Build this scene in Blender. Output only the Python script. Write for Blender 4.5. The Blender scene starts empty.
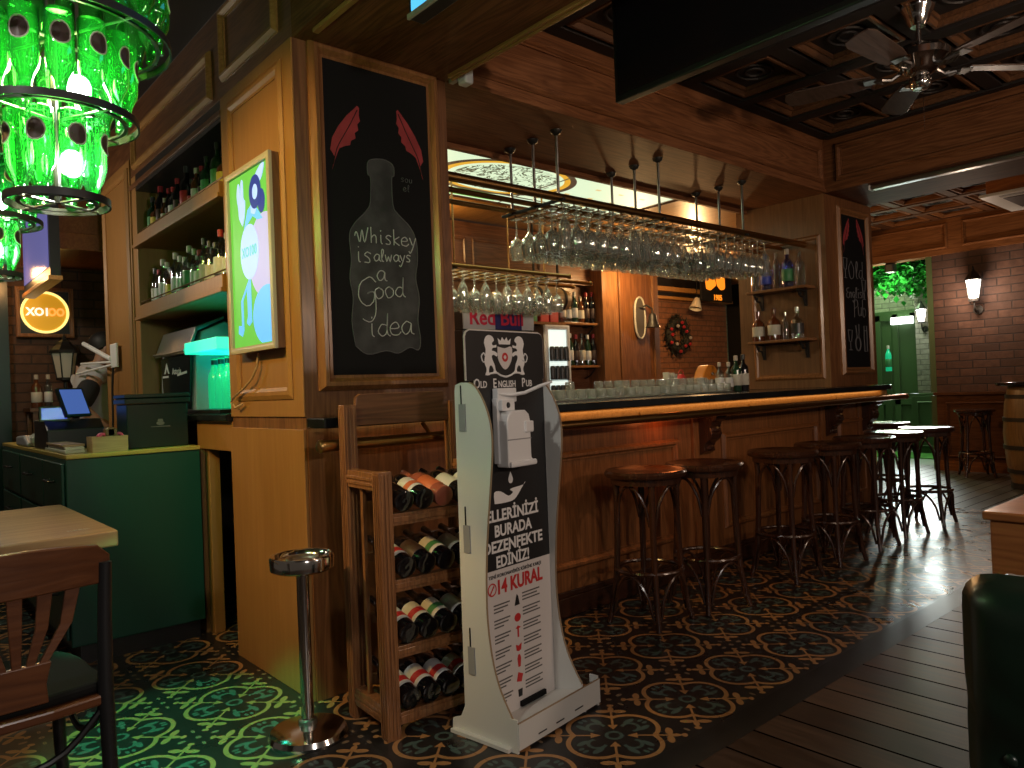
import bpy, math, random
from mathutils import Matrix, Vector
PI = math.pi
SC = bpy.context.scene
COL = SC.collection
random.seed(7)

# ------------------------------------------------------------------ camera
cam_d = bpy.data.cameras.new('camera'); cam = bpy.data.objects.new('camera', cam_d); COL.objects.link(cam)
F_PX = 749.6
cam_d.sensor_width = 36.0; cam_d.lens = F_PX / 1024 * 36.0; cam_d.clip_start = 0.05
def cam_matrix(yaw, pitch, roll, loc):
    cy, sy, cp, sp = math.cos(yaw), math.sin(yaw), math.cos(pitch), math.sin(pitch)
    f = Vector((cy * cp, sy * cp, sp)); r = Vector((sy, -cy, 0)); u = r.cross(f)
    r2 = math.cos(roll) * r + math.sin(roll) * u; u2 = -math.sin(roll) * r + math.cos(roll) * u
    m = Matrix((r2, u2, -f)).transposed().to_4x4(); m.translation = Vector(loc); return m
cam.matrix_world = cam_matrix(math.radians(49.045), math.radians(0.4), math.radians(-2.236), (0, 0, 1.2))
SC.camera = cam

# ------------------------------------------------------------------ world, exposure, lamps
vs = SC.view_settings
vs.view_transform = 'Standard'; vs.look = 'None'; vs.gamma = 1.0; vs.use_curve_mapping = False; vs.exposure = 0.38
w = bpy.data.worlds.new('world'); SC.world = w; w.use_nodes = True
w.node_tree.nodes['Background'].inputs[0].default_value = (1.0, 0.80, 0.62, 1)
w.node_tree.nodes['Background'].inputs[1].default_value = 0.045
cy_ = SC.cycles
cy_.use_denoising = True; cy_.max_bounces = 8; cy_.diffuse_bounces = 3; cy_.glossy_bounces = 3
cy_.transmission_bounces = 6; cy_.transparent_max_bounces = 16; cy_.caustics_reflective = False; cy_.caustics_refractive = False
cy_.sample_clamp_indirect = 4.0
def lamp(name, kind, loc, energy, color, size=0.1, target=None, angle=None, blend=0.5, size_y=None):
    d = bpy.data.lights.new(name, kind); d.energy = energy; d.color = color
    if kind in ('POINT', 'SPOT'): d.shadow_soft_size = size
    if kind == 'AREA':
        d.size = size
        if size_y: d.shape = 'RECTANGLE'; d.size_y = size_y
    if kind == 'SPOT': d.spot_size = math.radians(angle); d.spot_blend = blend
    o = bpy.data.objects.new(name, d); COL.objects.link(o); o.location = loc
    if target is not None:
        o.rotation_euler = (Vector(target) - Vector(loc)).to_track_quat('-Z', 'Y').to_euler()
    return o
# warm ceiling spots of the room, out of frame
lamp('spot_left_wall', 'SPOT', (-0.7, 2.7, 2.6), 150, (1.0, 0.60, 0.19), 0.06, (1.3, 3.02, 1.5), 62, 0.7)
lamp('spot_left_front', 'SPOT', (-0.6, 1.6, 2.8), 42, (1.0, 0.97, 0.88), 0.06, (1.4, 2.2, 0.7), 58)
# unseen lamps added to fill the room from behind the camera
lamp('fill_room_a', 'POINT', (3.4, -1.5, 1.95), 54, (1.0, 0.73, 0.54), 0.10)
lamp('fill_room_b', 'POINT', (5.9, -1.3, 1.95), 7, (1.0, 0.62, 0.42), 0.10)
lamp('fill_room_c', 'POINT', (0.6, -1.3, 1.9), 64, (1.0, 0.90, 0.82), 0.10)
lamp('beam_wash', 'SPOT', (3.2, -0.7, 2.1), 72, (1.0, 0.72, 0.50), 0.08, (4.2, 2.775, 2.95), 80)  # unseen spot added to brighten the beam above the bar
lamp('fill_aisle', 'SPOT', (1.75, 0.1, 1.7), 12, (1.0, 0.74, 0.42), 0.06, (1.72, 1.8, 2.63), 80)  # unseen spot added to lighten the underside of the bulkhead
lamp('fill_spot_room', 'SPOT', (2.4, 0.0, 2.6), 22, (1.0, 0.70, 0.48), 0.08, (2.6, 2.0, 0), 90)  # weak fill spot added on the camera side
lamp('chandelier_light_a', 'POINT', (0.413, 2.31, 1.88), 7, (1.0, 0.95, 0.42), 0.05)
lamp('chandelier_light_b', 'POINT', (0.413, 2.31, 2.10), 14, (0.85, 1.0, 0.28), 0.05)
lamp('chandelier_light_c', 'POINT', (0.40, 3.72, 1.95), 6, (1.0, 0.95, 0.42), 0.05)
lamp('chandelier_spill', 'SPOT', (0.413, 2.31, 1.735), 150, (0.03, 1.0, 0.42), 0.03, (0.84, 2.84, 0), 32, 0.35)
lamp('chandelier_spill_far', 'SPOT', (0.45, 3.1, 1.9), 16, (0.04, 1.0, 0.42), 0.05, (1.08, 3.95, 0.84), 26, 0.8)
lamp('counter_led', 'AREA', (3.85, 2.635, 1.068), 0.75, (1.0, 0.50, 0.14), 4.9, (3.85, 2.80, 1.0), size_y=0.015)
# bar interior
lamp('bar_spot_a', 'SPOT', (3.1, 4.15, 2.60), 60, (1.0, 0.74, 0.42), 0.06, (3.1, 4.0, 0), 150)
lamp('bar_spot_b', 'POINT', (5.5, 4.45, 2.2), 20, (1.0, 0.62, 0.26), 0.06)
lamp('bar_cove', 'POINT', (3.4, 4.75, 2.45), 5, (1.0, 0.60, 0.22), 0.06)
lamp('chiller_glow', 'POINT', (1.36, 4.0, 1.40), 0.6, (0.04, 1.0, 0.62), 0.04)
lamp('bar_spot_c', 'POINT', (7.6, 5.3, 2.3), 60, (1.0, 0.55, 0.22), 0.06)
lamp('under_counter', 'POINT', (3.55, 2.68, 1.0), 0.7, (1.0, 0.25, 0.06), 0.03)
# orange glow of the service area at far left
lamp('service_lamp', 'POINT', (0.85, 6.55, 2.2), 6, (1.0, 0.50, 0.16), 0.05)
lamp('person_fill', 'POINT', (0.40, 5.4, 2.2), 18, (1.0, 0.86, 0.68), 0.05)  # unseen near-neutral lamp, set to brighten the person
# daylight of the passage beyond the opening at far right
lamp('passage_daylight', 'AREA', (12.3, 5.2, 3.3), 110, (0.62, 1.0, 0.50), 1.6, (11.4, 4.7, 0))
lamp('passage_ivy_fill', 'POINT', (10.35, 4.2, 2.35), 16, (0.85, 1.0, 0.7), 0.1)  # unseen point lamp added to brighten the ivy
lamp('passage_glow', 'AREA', (11.9, 4.55, 1.4), 6, (0.90, 1.0, 0.94), 0.5, (6.5, 2.2, -0.6), size_y=1.4).data.spread = math.radians(60)

# ------------------------------------------------------------------ node helpers
class E:
    """arithmetic on node sockets"""
    nt = None
    def __init__(s, sock): s.s = sock
    @staticmethod
    def op(o, *a, clamp=False):
        n = E.nt.nodes.new('ShaderNodeMath'); n.operation = o; n.use_clamp = clamp
        for i, x in enumerate(a):
            if isinstance(x, E): E.nt.links.new(x.s, n.inputs[i])
            else: n.inputs[i].default_value = x
        return E(n.outputs[0])
    def __add__(s, o): return E.op('ADD', s, o)
    __radd__ = __add__
    def __sub__(s, o): return E.op('SUBTRACT', s, o)
    def __rsub__(s, o): return E.op('SUBTRACT', o, s)
    def __mul__(s, o): return E.op('MULTIPLY', s, o)
    __rmul__ = __mul__
    def __truediv__(s, o): return E.op('DIVIDE', s, o)
    def abs(s): return E.op('ABSOLUTE', s)
    def sqrt(s): return E.op('SQRT', s)
    def lt(s, o): return E.op('LESS_THAN', s, o)
    def gt(s, o): return E.op('GREATER_THAN', s, o)
def emax(a, b): return E.op('MAXIMUM', a, b)
def emin(a, b): return E.op('MINIMUM', a, b)
def sstep(x, a, b):
    n = E.nt.nodes.new('ShaderNodeMapRange'); n.interpolation_type = 'SMOOTHSTEP'
    E.nt.links.new(x.s, n.inputs[0]); n.inputs[1].default_value = a; n.inputs[2].default_value = b
    return E(n.outputs[0])
def mixc(f, a, b):
    n = E.nt.nodes.new('ShaderNodeMix'); n.data_type = 'RGBA'
    for i, x in ((0, f), (6, a), (7, b)):
        if isinstance(x, E): E.nt.links.new(x.s, n.inputs[i])
        elif i == 0: n.inputs[0].default_value = x
        else: n.inputs[i].default_value = (*x, 1)
    return E(n.outputs[2])
def newmat(name):
    m = bpy.data.materials.new(name); m.use_nodes = True; E.nt = m.node_tree
    return m, m.node_tree, m.node_tree.nodes['Principled BSDF']
def setc(b, k, v): b.inputs[k].default_value = (*v, 1)
def plain(name, col, rough=0.5, metal=0.0, spec=0.5, emit=None, es=0.0, coat=0.0, noise=0.0):
    m, nt, b = newmat(name); setc(b, 'Base Color', col)
    b.inputs['Roughness'].default_value = rough; b.inputs['Metallic'].default_value = metal
    b.inputs['Specular IOR Level'].default_value = spec; b.inputs['Coat Weight'].default_value = coat
    if emit: setc(b, 'Emission Color', emit); b.inputs['Emission Strength'].default_value = es
    if noise:
        tc = nt.nodes.new('ShaderNodeTexCoord'); n = nt.nodes.new('ShaderNodeTexNoise'); n.inputs['Scale'].default_value = 9; n.inputs['Detail'].default_value = 5
        nt.links.new(tc.outputs['Object'], n.inputs['Vector'])
        c = mixc(sstep(E(n.outputs[0]), 0.3, 0.75), tuple(x * (1 - noise) for x in col), col)
        nt.links.new(c.s, b.inputs['Base Color'])
    return m
def wood(name, dark, light, axis='z', scale=1.0, rough=0.38, coat=0.15, ring=1.0, spec=0.5):
    m, nt, b = newmat(name)
    tc = nt.nodes.new('ShaderNodeTexCoord'); mp = nt.nodes.new('ShaderNodeMapping')
    s = {'x': (0.7, 9, 9), 'y': (9, 0.7, 9), 'z': (9, 9, 0.7)}[axis]
    mp.inputs['Scale'].default_value = tuple(v * scale for v in s)
    nt.links.new(tc.outputs['Object'], mp.inputs['Vector'])
    n1 = nt.nodes.new('ShaderNodeTexNoise'); n1.inputs['Scale'].default_value = 1.3; n1.inputs['Detail'].default_value = 2; n1.inputs['Distortion'].default_value = 0.6
    n2 = nt.nodes.new('ShaderNodeTexNoise'); n2.inputs['Scale'].default_value = 7; n2.inputs['Detail'].default_value = 4
    for n in (n1, n2): nt.links.new(mp.outputs[0], n.inputs['Vector'])
    rg = E.op('FRACT', E(n1.outputs[0]) * (9.0 * ring)); rg = (rg - 0.5).abs() * 2.0
    f = rg * (0.34 * ring) + E(n2.outputs[0]) * 0.75
    c = mixc(sstep(f, 0.10, 1.0), dark, light)
    nt.links.new(c.s, b.inputs['Base Color'])
    b.inputs['Roughness'].default_value = rough; b.inputs['Coat Weight'].default_value = coat; b.inputs['Coat Roughness'].default_value = 0.2; b.inputs['Specular IOR Level'].default_value = spec
    bp = nt.nodes.new('ShaderNodeBump'); bp.inputs['Strength'].default_value = 0.08; bp.inputs['Distance'].default_value = 0.01
    nt.links.new(f.s, bp.inputs['Height']); nt.links.new(bp.outputs[0], b.inputs['Normal'])
    return m
def glassy(name, tint, gloss=(1, 1, 1), base=0.04, edge=0.55, rough=0.03):
    m = bpy.data.materials.new(name); m.use_nodes = True; nt = m.node_tree; nt.nodes.clear()
    out = nt.nodes.new('ShaderNodeOutputMaterial'); tr = nt.nodes.new('ShaderNodeBsdfTransparent'); gl = nt.nodes.new('ShaderNodeBsdfGlossy')
    tr.inputs[0].default_value = (*tint, 1); gl.inputs['Color'].default_value = (*gloss, 1); gl.inputs['Roughness'].default_value = rough
    lw = nt.nodes.new('ShaderNodeLayerWeight'); lw.inputs['Blend'].default_value = 0.35
    mr = nt.nodes.new('ShaderNodeMapRange'); mr.inputs[3].default_value = base; mr.inputs[4].default_value = edge
    nt.links.new(lw.outputs['Facing'], mr.inputs[0])
    mx = nt.nodes.new('ShaderNodeMixShader'); nt.links.new(mr.outputs[0], mx.inputs[0]); nt.links.new(tr.outputs[0], mx.inputs[1]); nt.links.new(gl.outputs[0], mx.inputs[2])
    nt.links.new(mx.outputs[0], out.inputs[0]); return m
def brick(name, c1, c2, mortar, axes='yz', sx=1.0, rough=0.85):
    m, nt, b = newmat(name)
    tc = nt.nodes.new('ShaderNodeTexCoord'); sp = nt.nodes.new('ShaderNodeSeparateXYZ'); cb = nt.nodes.new('ShaderNodeCombineXYZ')
    nt.links.new(tc.outputs['Object'], sp.inputs[0])
    nt.links.new(sp.outputs['XYZ'.index(axes[0].upper())], cb.inputs[0]); nt.links.new(sp.outputs['XYZ'.index(axes[1].upper())], cb.inputs[1])
    t = nt.nodes.new('ShaderNodeTexBrick'); nt.links.new(cb.outputs[0], t.inputs['Vector'])
    t.inputs['Color1'].default_value = (*c1, 1); t.inputs['Color2'].default_value = (*c2, 1); t.inputs['Mortar'].default_value = (*mortar, 1)
    t.inputs['Scale'].default_value = 1.0; t.inputs['Brick Width'].default_value = 0.235 * sx; t.inputs['Row Height'].default_value = 0.078 * sx
    t.inputs['Mortar Size'].default_value = 0.007; t.inputs['Mortar Smooth'].default_value = 0.3; t.inputs['Bias'].default_value = -0.1
    n = nt.nodes.new('ShaderNodeTexNoise'); n.inputs['Scale'].default_value = 14; n.inputs['Detail'].default_value = 6
    nt.links.new(tc.outputs['Object'], n.inputs['Vector'])
    c = mixc(sstep(E(n.outputs[0]), 0.3, 0.7) * 0.6, E(t.outputs[0]), tuple(v * 0.45 for v in c1))
    nt.links.new(c.s, b.inputs['Base Color']); b.inputs['Roughness'].default_value = rough
    bp = nt.nodes.new('ShaderNodeBump'); bp.inputs['Strength'].default_value = 0.7; bp.inputs['Distance'].default_value = 0.02
    h = E(n.outputs[0]) * 0.4 - E(t.outputs['Fac']); nt.links.new(h.s, bp.inputs['Height']); nt.links.new(bp.outputs[0], b.inputs['Normal'])
    return m

# ------------------------------------------------------------------ materials
M = {}
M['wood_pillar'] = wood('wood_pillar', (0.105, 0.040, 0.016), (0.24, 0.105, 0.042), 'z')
M['wood_side_lit'] = wood('wood_side_lit', (0.27, 0.125, 0.034), (0.36, 0.175, 0.052), 'z', 0.7, rough=0.5, coat=0.03, ring=0.3)  # pillar wood with the warm light on its side put into the colour
M['wood_mid'] = wood('wood_mid', (0.125, 0.060, 0.024), (0.235, 0.115, 0.048), 'z', 0.9, ring=0.6)
M['wood_beam_y'] = wood('wood_beam_y', (0.085, 0.032, 0.013), (0.20, 0.082, 0.033), 'y', rough=0.62, coat=0.0, spec=0.12)
M['wood_far'] = wood('wood_far', (0.05, 0.019, 0.008), (0.11, 0.045, 0.018), 'y', rough=0.65, coat=0.0, spec=0.12)
M['wood_far_edge'] = wood('wood_far_edge', (0.11, 0.040, 0.013), (0.21, 0.085, 0.028), 'y', rough=0.65, coat=0.0, spec=0.12)
M['wood_beam_x'] = wood('wood_beam_x', (0.10, 0.038, 0.016), (0.23, 0.095, 0.040), 'x', rough=0.6, coat=0.0, spec=0.15)
M['wood_x'] = wood('wood_x', (0.085, 0.032, 0.013), (0.20, 0.082, 0.033), 'x')
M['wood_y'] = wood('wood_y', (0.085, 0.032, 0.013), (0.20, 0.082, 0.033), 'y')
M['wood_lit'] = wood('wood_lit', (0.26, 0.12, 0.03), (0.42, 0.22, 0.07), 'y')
M['wood_mold'] = wood('wood_mold', (0.16, 0.065, 0.022), (0.30, 0.135, 0.05), 'z', rough=0.3)
M['wood_bar'] = wood('wood_bar', (0.125, 0.046, 0.015), (0.28, 0.108, 0.036), 'z', rough=0.32, coat=0.3)
M['wood_stool'] = wood('wood_stool', (0.022, 0.008, 0.004), (0.055, 0.019, 0.009), 'z', rough=0.25, coat=0.5)
M['wood_rack'] = wood('wood_rack', (0.14, 0.052, 0.018), (0.33, 0.145, 0.054), 'z', 1.4, rough=0.35, coat=0.3)
M['wood_chair'] = wood('wood_chair', (0.09, 0.030, 0.012), (0.16, 0.058, 0.022), 'x', rough=0.3, coat=0.3)
M['wood_table'] = wood('wood_table', (0.26, 0.145, 0.065), (0.46, 0.29, 0.14), 'x', 0.7, rough=0.35, coat=0.2)
M['wood_ceiling'] = wood('wood_ceiling', (0.055, 0.024, 0.010), (0.14, 0.062, 0.026), 'x', rough=0.4)
M['wood_orange'] = wood('wood_orange', (0.24, 0.075, 0.022), (0.40, 0.145, 0.045), 'y', rough=0.35)
M['fan_blade'] = wood('fan_blade', (0.040, 0.024, 0.018), (0.085, 0.055, 0.042), 'x', rough=0.4)
M['plaque_grey'] = plain('plaque_grey', (0.10, 0.085, 0.07), 0.3)
M['iron_grey'] = plain('iron_grey', (0.22, 0.21, 0.20), 0.35, 1.0)
M['wreath_dark'] = plain('wreath_dark', (0.012, 0.014, 0.010), 0.7)
M['panel_black'] = plain('panel_black', (0.012, 0.010, 0.009), 0.45, noise=0.5)
M['ceiling_dark'] = plain('ceiling_dark', (0.012, 0.009, 0.008), 0.6)
M['slate'] = plain('slate', (0.0055, 0.0055, 0.0065), 0.75, spec=0.2)
M['chalk'] = plain('chalk', (0.52, 0.52, 0.53), 0.9)
M['chalk_fill'] = plain('chalk_fill', (0.085, 0.085, 0.090), 0.9, spec=0.1, noise=0.5)
M['chalk_edge'] = plain('chalk_edge', (0.10, 0.10, 0.105), 0.9)
M['chalk_dim'] = plain('chalk_dim', (0.13, 0.13, 0.14), 0.9)
M['feather'] = plain('feather', (0.42, 0.045, 0.055), 0.8, noise=0.35)
M['feather_shaft'] = plain('feather_shaft', (0.05, 0.008, 0.010), 0.8)
M['black'] = plain('black', (0.010, 0.010, 0.011), 0.4)
M['black_gloss'] = plain('black_gloss', (0.008, 0.008, 0.010), 0.12)
M['black_matte'] = plain('black_matte', (0.006, 0.006, 0.006), 0.8, spec=0.2)
M['chrome'] = plain('chrome', (0.62, 0.60, 0.58), 0.12, 1.0)
M['brass'] = plain('brass', (0.46, 0.27, 0.10), 0.28, 1.0)
M['brass_dark'] = plain('brass_dark', (0.30, 0.175, 0.08), 0.34, 1.0)
M['steel'] = plain('steel', (0.45, 0.45, 0.45), 0.3, 1.0)
M['white_board'] = plain('white_board', (0.66, 0.66, 0.63), 0.55)
M['board_edge'] = plain('board_edge', (0.25, 0.17, 0.10), 0.7)
M['white_plastic'] = plain('white_plastic', (0.72, 0.72, 0.72), 0.35)
M['grey_plastic'] = plain('grey_plastic', (0.30, 0.30, 0.31), 0.4)
M['print_white'] = plain('print_white', (0.74, 0.73, 0.72), 0.5)
M['print_paper'] = plain('print_paper', (0.62, 0.585, 0.57), 0.5)
M['print_black'] = plain('print_black', (0.012, 0.012, 0.013), 0.45)
M['print_red'] = plain('print_red', (0.50, 0.025, 0.025), 0.5)
M['print_grey'] = plain('print_grey', (0.09, 0.085, 0.08), 0.6)
M['floor_black'] = plain('floor_black', (0.014, 0.013, 0.013), 0.38, noise=0.4)
M['granite'] = plain('granite', (0.012, 0.014, 0.016), 0.14, noise=0.5)
M['green_paint'] = plain('green_paint', (0.008, 0.058, 0.042), 0.35)
M['green_tin'] = plain('green_tin', (0.006, 0.020, 0.016), 0.3)
M['green_leather'] = plain('green_leather', (0.006, 0.018, 0.011), 0.36, coat=0.15)
M['yellow_edge'] = wood('yellow_edge', (0.34, 0.24, 0.05), (0.52, 0.38, 0.09), 'x')
def clear_glass():
    m = glassy('glass', (0.96, 0.98, 0.97), base=0.20, edge=0.97, rough=0.025); nt = m.node_tree
    out = [n for n in nt.nodes if n.type == 'OUTPUT_MATERIAL'][0]; last = out.inputs[0].links[0].from_socket
    tl = nt.nodes.new('ShaderNodeBsdfTranslucent'); tl.inputs[0].default_value = (0.80, 0.88, 0.80, 1); df = nt.nodes.new('ShaderNodeBsdfDiffuse'); df.inputs[0].default_value = (0.80, 0.88, 0.80, 1)
    a = nt.nodes.new('ShaderNodeMixShader'); nt.links.new(tl.outputs[0], a.inputs[1]); nt.links.new(df.outputs[0], a.inputs[2])
    mx = nt.nodes.new('ShaderNodeMixShader'); mx.inputs[0].default_value = 0.10; nt.links.new(last, mx.inputs[1]); nt.links.new(a.outputs[0], mx.inputs[2]); nt.links.new(mx.outputs[0], out.inputs[0])
    return m
M['glass'] = clear_glass()
def green_glass():
    m = glassy('glass_green', (0.10, 0.80, 0.20), (0.8, 1.0, 0.85), 0.08, 0.6); nt = m.node_tree
    out = [n for n in nt.nodes if n.type == 'OUTPUT_MATERIAL'][0]; last = out.inputs[0].links[0].from_socket
    tr = [n for n in nt.nodes if n.type == 'BSDF_TRANSPARENT'][0]; lw = [n for n in nt.nodes if n.type == 'LAYER_WEIGHT'][0]
    E.nt = nt; c = mixc(sstep(E(lw.outputs['Facing']), 0.10, 0.75), (0.28, 0.80, 0.34), (0.0, 0.10, 0.03)); nt.links.new(c.s, tr.inputs[0])
    tl = nt.nodes.new('ShaderNodeBsdfTranslucent'); tl.inputs[0].default_value = (0.05, 0.46, 0.13, 1); df = nt.nodes.new('ShaderNodeBsdfDiffuse'); df.inputs[0].default_value = (0.03, 0.32, 0.08, 1)
    a = nt.nodes.new('ShaderNodeAddShader'); nt.links.new(tl.outputs[0], a.inputs[0]); nt.links.new(df.outputs[0], a.inputs[1])
    mx = nt.nodes.new('ShaderNodeMixShader'); mx.inputs[0].default_value = 0.075; nt.links.new(last, mx.inputs[1]); nt.links.new(a.outputs[0], mx.inputs[2]); nt.links.new(mx.outputs[0], out.inputs[0])
    return m
M['glass_green'] = green_glass()
M['glass_wine'] = plain('glass_wine', (0.006, 0.005, 0.006), 0.07, coat=0.6)
M['glass_rose'] = plain('glass_rose', (0.30, 0.085, 0.05), 0.1, coat=0.5)
M['glass_brown'] = plain('glass_brown', (0.09, 0.028, 0.008), 0.1, coat=0.4)
M['glass_dkgreen'] = plain('glass_dkgreen', (0.010, 0.035, 0.016), 0.1, coat=0.4)
M['glass_clear'] = glassy('glass_clear', (0.80, 0.86, 0.86), base=0.14, edge=0.8)
M['glass_blue'] = glassy('glass_blue', (0.30, 0.38, 0.85), (0.8, 0.85, 1), 0.14, 0.8)
M['glass_glow'] = plain('glass_glow', (0.02, 0.42, 0.20), 0.15, emit=(0.01, 0.85, 0.40), es=0.22)  # bottle glass given its own glow for the green light on it
M['led_strip'] = plain('led_strip', (0.2, 0.8, 0.6), 0.4, emit=(0.01, 0.72, 0.42), es=1.1)
M['led_back'] = plain('led_back', (0.1, 0.7, 0.6), 0.4, emit=(0.0, 0.85, 0.75), es=0.9)
M['amber'] = plain('amber', (0.10, 0.025, 0.006), 0.08, coat=0.6)
M['label_white'] = plain('label_white', (0.56, 0.57, 0.57), 0.6)
M['label_cream'] = plain('label_cream', (0.52, 0.50, 0.42), 0.6)
M['label_red'] = plain('label_red', (0.42, 0.025, 0.03), 0.5)
M['label_orange'] = plain('label_orange', (0.50, 0.13, 0.05), 0.5)
M['label_green'] = plain('label_green', (0.05, 0.22, 0.08), 0.5)
M['label_yellow'] = plain('label_yellow', (0.55, 0.40, 0.05), 0.5)
M['label_brown'] = plain('label_brown', (0.055, 0.030, 0.022), 0.5)
M['label_blue'] = plain('label_blue', (0.05, 0.08, 0.45), 0.5)
M['foil_red'] = plain('foil_red', (0.30, 0.02, 0.03), 0.35)
M['foil_dark'] = plain('foil_dark', (0.03, 0.03, 0.032), 0.35)
M['foil_cream'] = plain('foil_cream', (0.45, 0.40, 0.33), 0.4)
M['bulb'] = plain('bulb', (1, 1, 1), 0.5, emit=(0.95, 1.0, 0.86), es=70)
M['sconce_glass'] = plain('sconce_glass', (1, 1, 1), 0.5, emit=(1.0, 0.90, 0.80), es=5.0)
M['iron'] = plain('iron', (0.014, 0.013, 0.012), 0.45)
M['skin'] = plain('skin', (0.36, 0.20, 0.13), 0.55)
M['hair'] = plain('hair', (0.012, 0.010, 0.009), 0.6)
M['grey_cloth'] = plain('grey_cloth', (0.42, 0.42, 0.43), 0.9)
M['black_cloth'] = plain('black_cloth', (0.012, 0.012, 0.014), 0.9)
M['brick_dark'] = brick('brick_dark', (0.115, 0.058, 0.035), (0.075, 0.038, 0.025), (0.035, 0.026, 0.022), 'xz')
M['brick_right'] = brick('brick_right', (0.105, 0.050, 0.031), (0.040, 0.021, 0.015), (0.022, 0.015, 0.012), 'yz', 1.22)
M['brick_orange'] = brick('brick_orange', (0.24, 0.10, 0.045), (0.17, 0.07, 0.032), (0.10, 0.055, 0.03), 'xz')
M['brick_pass'] = brick('brick_pass', (0.30, 0.29, 0.22), (0.22, 0.22, 0.17), (0.12, 0.12, 0.10), 'yz')
M['green_door'] = plain('green_door', (0.045, 0.085, 0.030), 0.5)
M['turf'] = plain('turf', (0.07, 0.26, 0.045), 0.9, noise=0.5)
M['pale_floor'] = plain('pale_floor', (0.42, 0.46, 0.46), 0.25)
M['ivy'] = plain('ivy', (0.022, 0.30, 0.030), 0.45, noise=0.55)
M['tube_white'] = plain('tube_white', (1, 1, 1), 0.5, emit=(0.92, 1.0, 0.96), es=2.6)
M['screen_blue'] = plain('screen_blue', (0.01, 0.02, 0.08), 0.2, emit=(0.10, 0.20, 0.62), es=0.45)
M['screen_navy'] = plain('screen_navy', (0.01, 0.02, 0.08), 0.2, emit=(0.07, 0.10, 0.75), es=0.55)
M['screen_cyan'] = plain('screen_cyan', (0.1, 0.5, 0.8), 0.2, emit=(0.10, 0.52, 0.92), es=0.9)
M['screen_violet'] = plain('screen_violet', (0.02, 0.02, 0.08), 0.2, emit=(0.20, 0.19, 0.50), es=0.42)
M['art_green'] = plain('art_green', (0.08, 0.35, 0.05), 0.5, emit=(0.11, 0.46, 0.055), es=0.62)
M['art_blue'] = plain('art_blue', (0.1, 0.35, 0.8), 0.5, emit=(0.11, 0.42, 0.95), es=0.72)
M['art_pale'] = plain('art_pale', (0.3, 0.45, 0.85), 0.5, emit=(0.34, 0.52, 1.0), es=0.66)
M['art_lilac'] = plain('art_lilac', (0.35, 0.35, 0.7), 0.5, emit=(0.36, 0.38, 0.78), es=0.62)
M['art_navy'] = plain('art_navy', (0.01, 0.02, 0.15), 0.5, emit=(0.01, 0.025, 0.22), es=0.8)
M['art_teal'] = plain('art_teal', (0.1, 0.4, 0.4), 0.5, emit=(0.12, 0.42, 0.40), es=0.8)
M['neon_rim'] = plain('neon_rim', (1, 0.8, 0.3), 0.5, emit=(1.0, 0.74, 0.22), es=1.0)
M['neon_disc'] = plain('neon_disc', (0.5, 0.3, 0.03), 0.5, emit=(0.42, 0.19, 0.008), es=0.8)
M['neon_white'] = plain('neon_white', (0.9, 0.9, 0.8), 0.5, emit=(0.9, 0.86, 0.78), es=0.75)
M['neon_orange'] = plain('neon_orange', (0.9, 0.4, 0.1), 0.5, emit=(1.0, 0.36, 0.07), es=0.9)
M['orange_glow'] = plain('orange_glow', (0.8, 0.25, 0.02), 0.5, emit=(0.95, 0.27, 0.015), es=0.8)
M['orange_shell'] = plain('orange_shell', (0.62, 0.20, 0.015), 0.35)
M['fridge_light'] = plain('fridge_light', (0.8, 0.85, 0.8), 0.4, emit=(0.75, 0.88, 0.80), es=0.75)
M['pink'] = plain('pink', (0.60, 0.07, 0.16), 0.5)
M['cardboard'] = wood('cardboard', (0.34, 0.21, 0.10), (0.48, 0.32, 0.17), 'x')
M['paper'] = plain('paper', (0.55, 0.53, 0.48), 0.7)
M['barrel_wood'] = wood('barrel_wood', (0.10, 0.055, 0.02), (0.20, 0.12, 0.048), 'z')
M['rb_silver'] = plain('rb_silver', (0.50, 0.50, 0.54), 0.5)
M['rb_navy'] = plain('rb_navy', (0.015, 0.018, 0.13), 0.5)
M['rb_red'] = plain('rb_red', (0.55, 0.015, 0.06), 0.5)
M['crystal'] = glassy('crystal', (0.85, 0.85, 0.85), base=0.2, edge=0.9)

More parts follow.
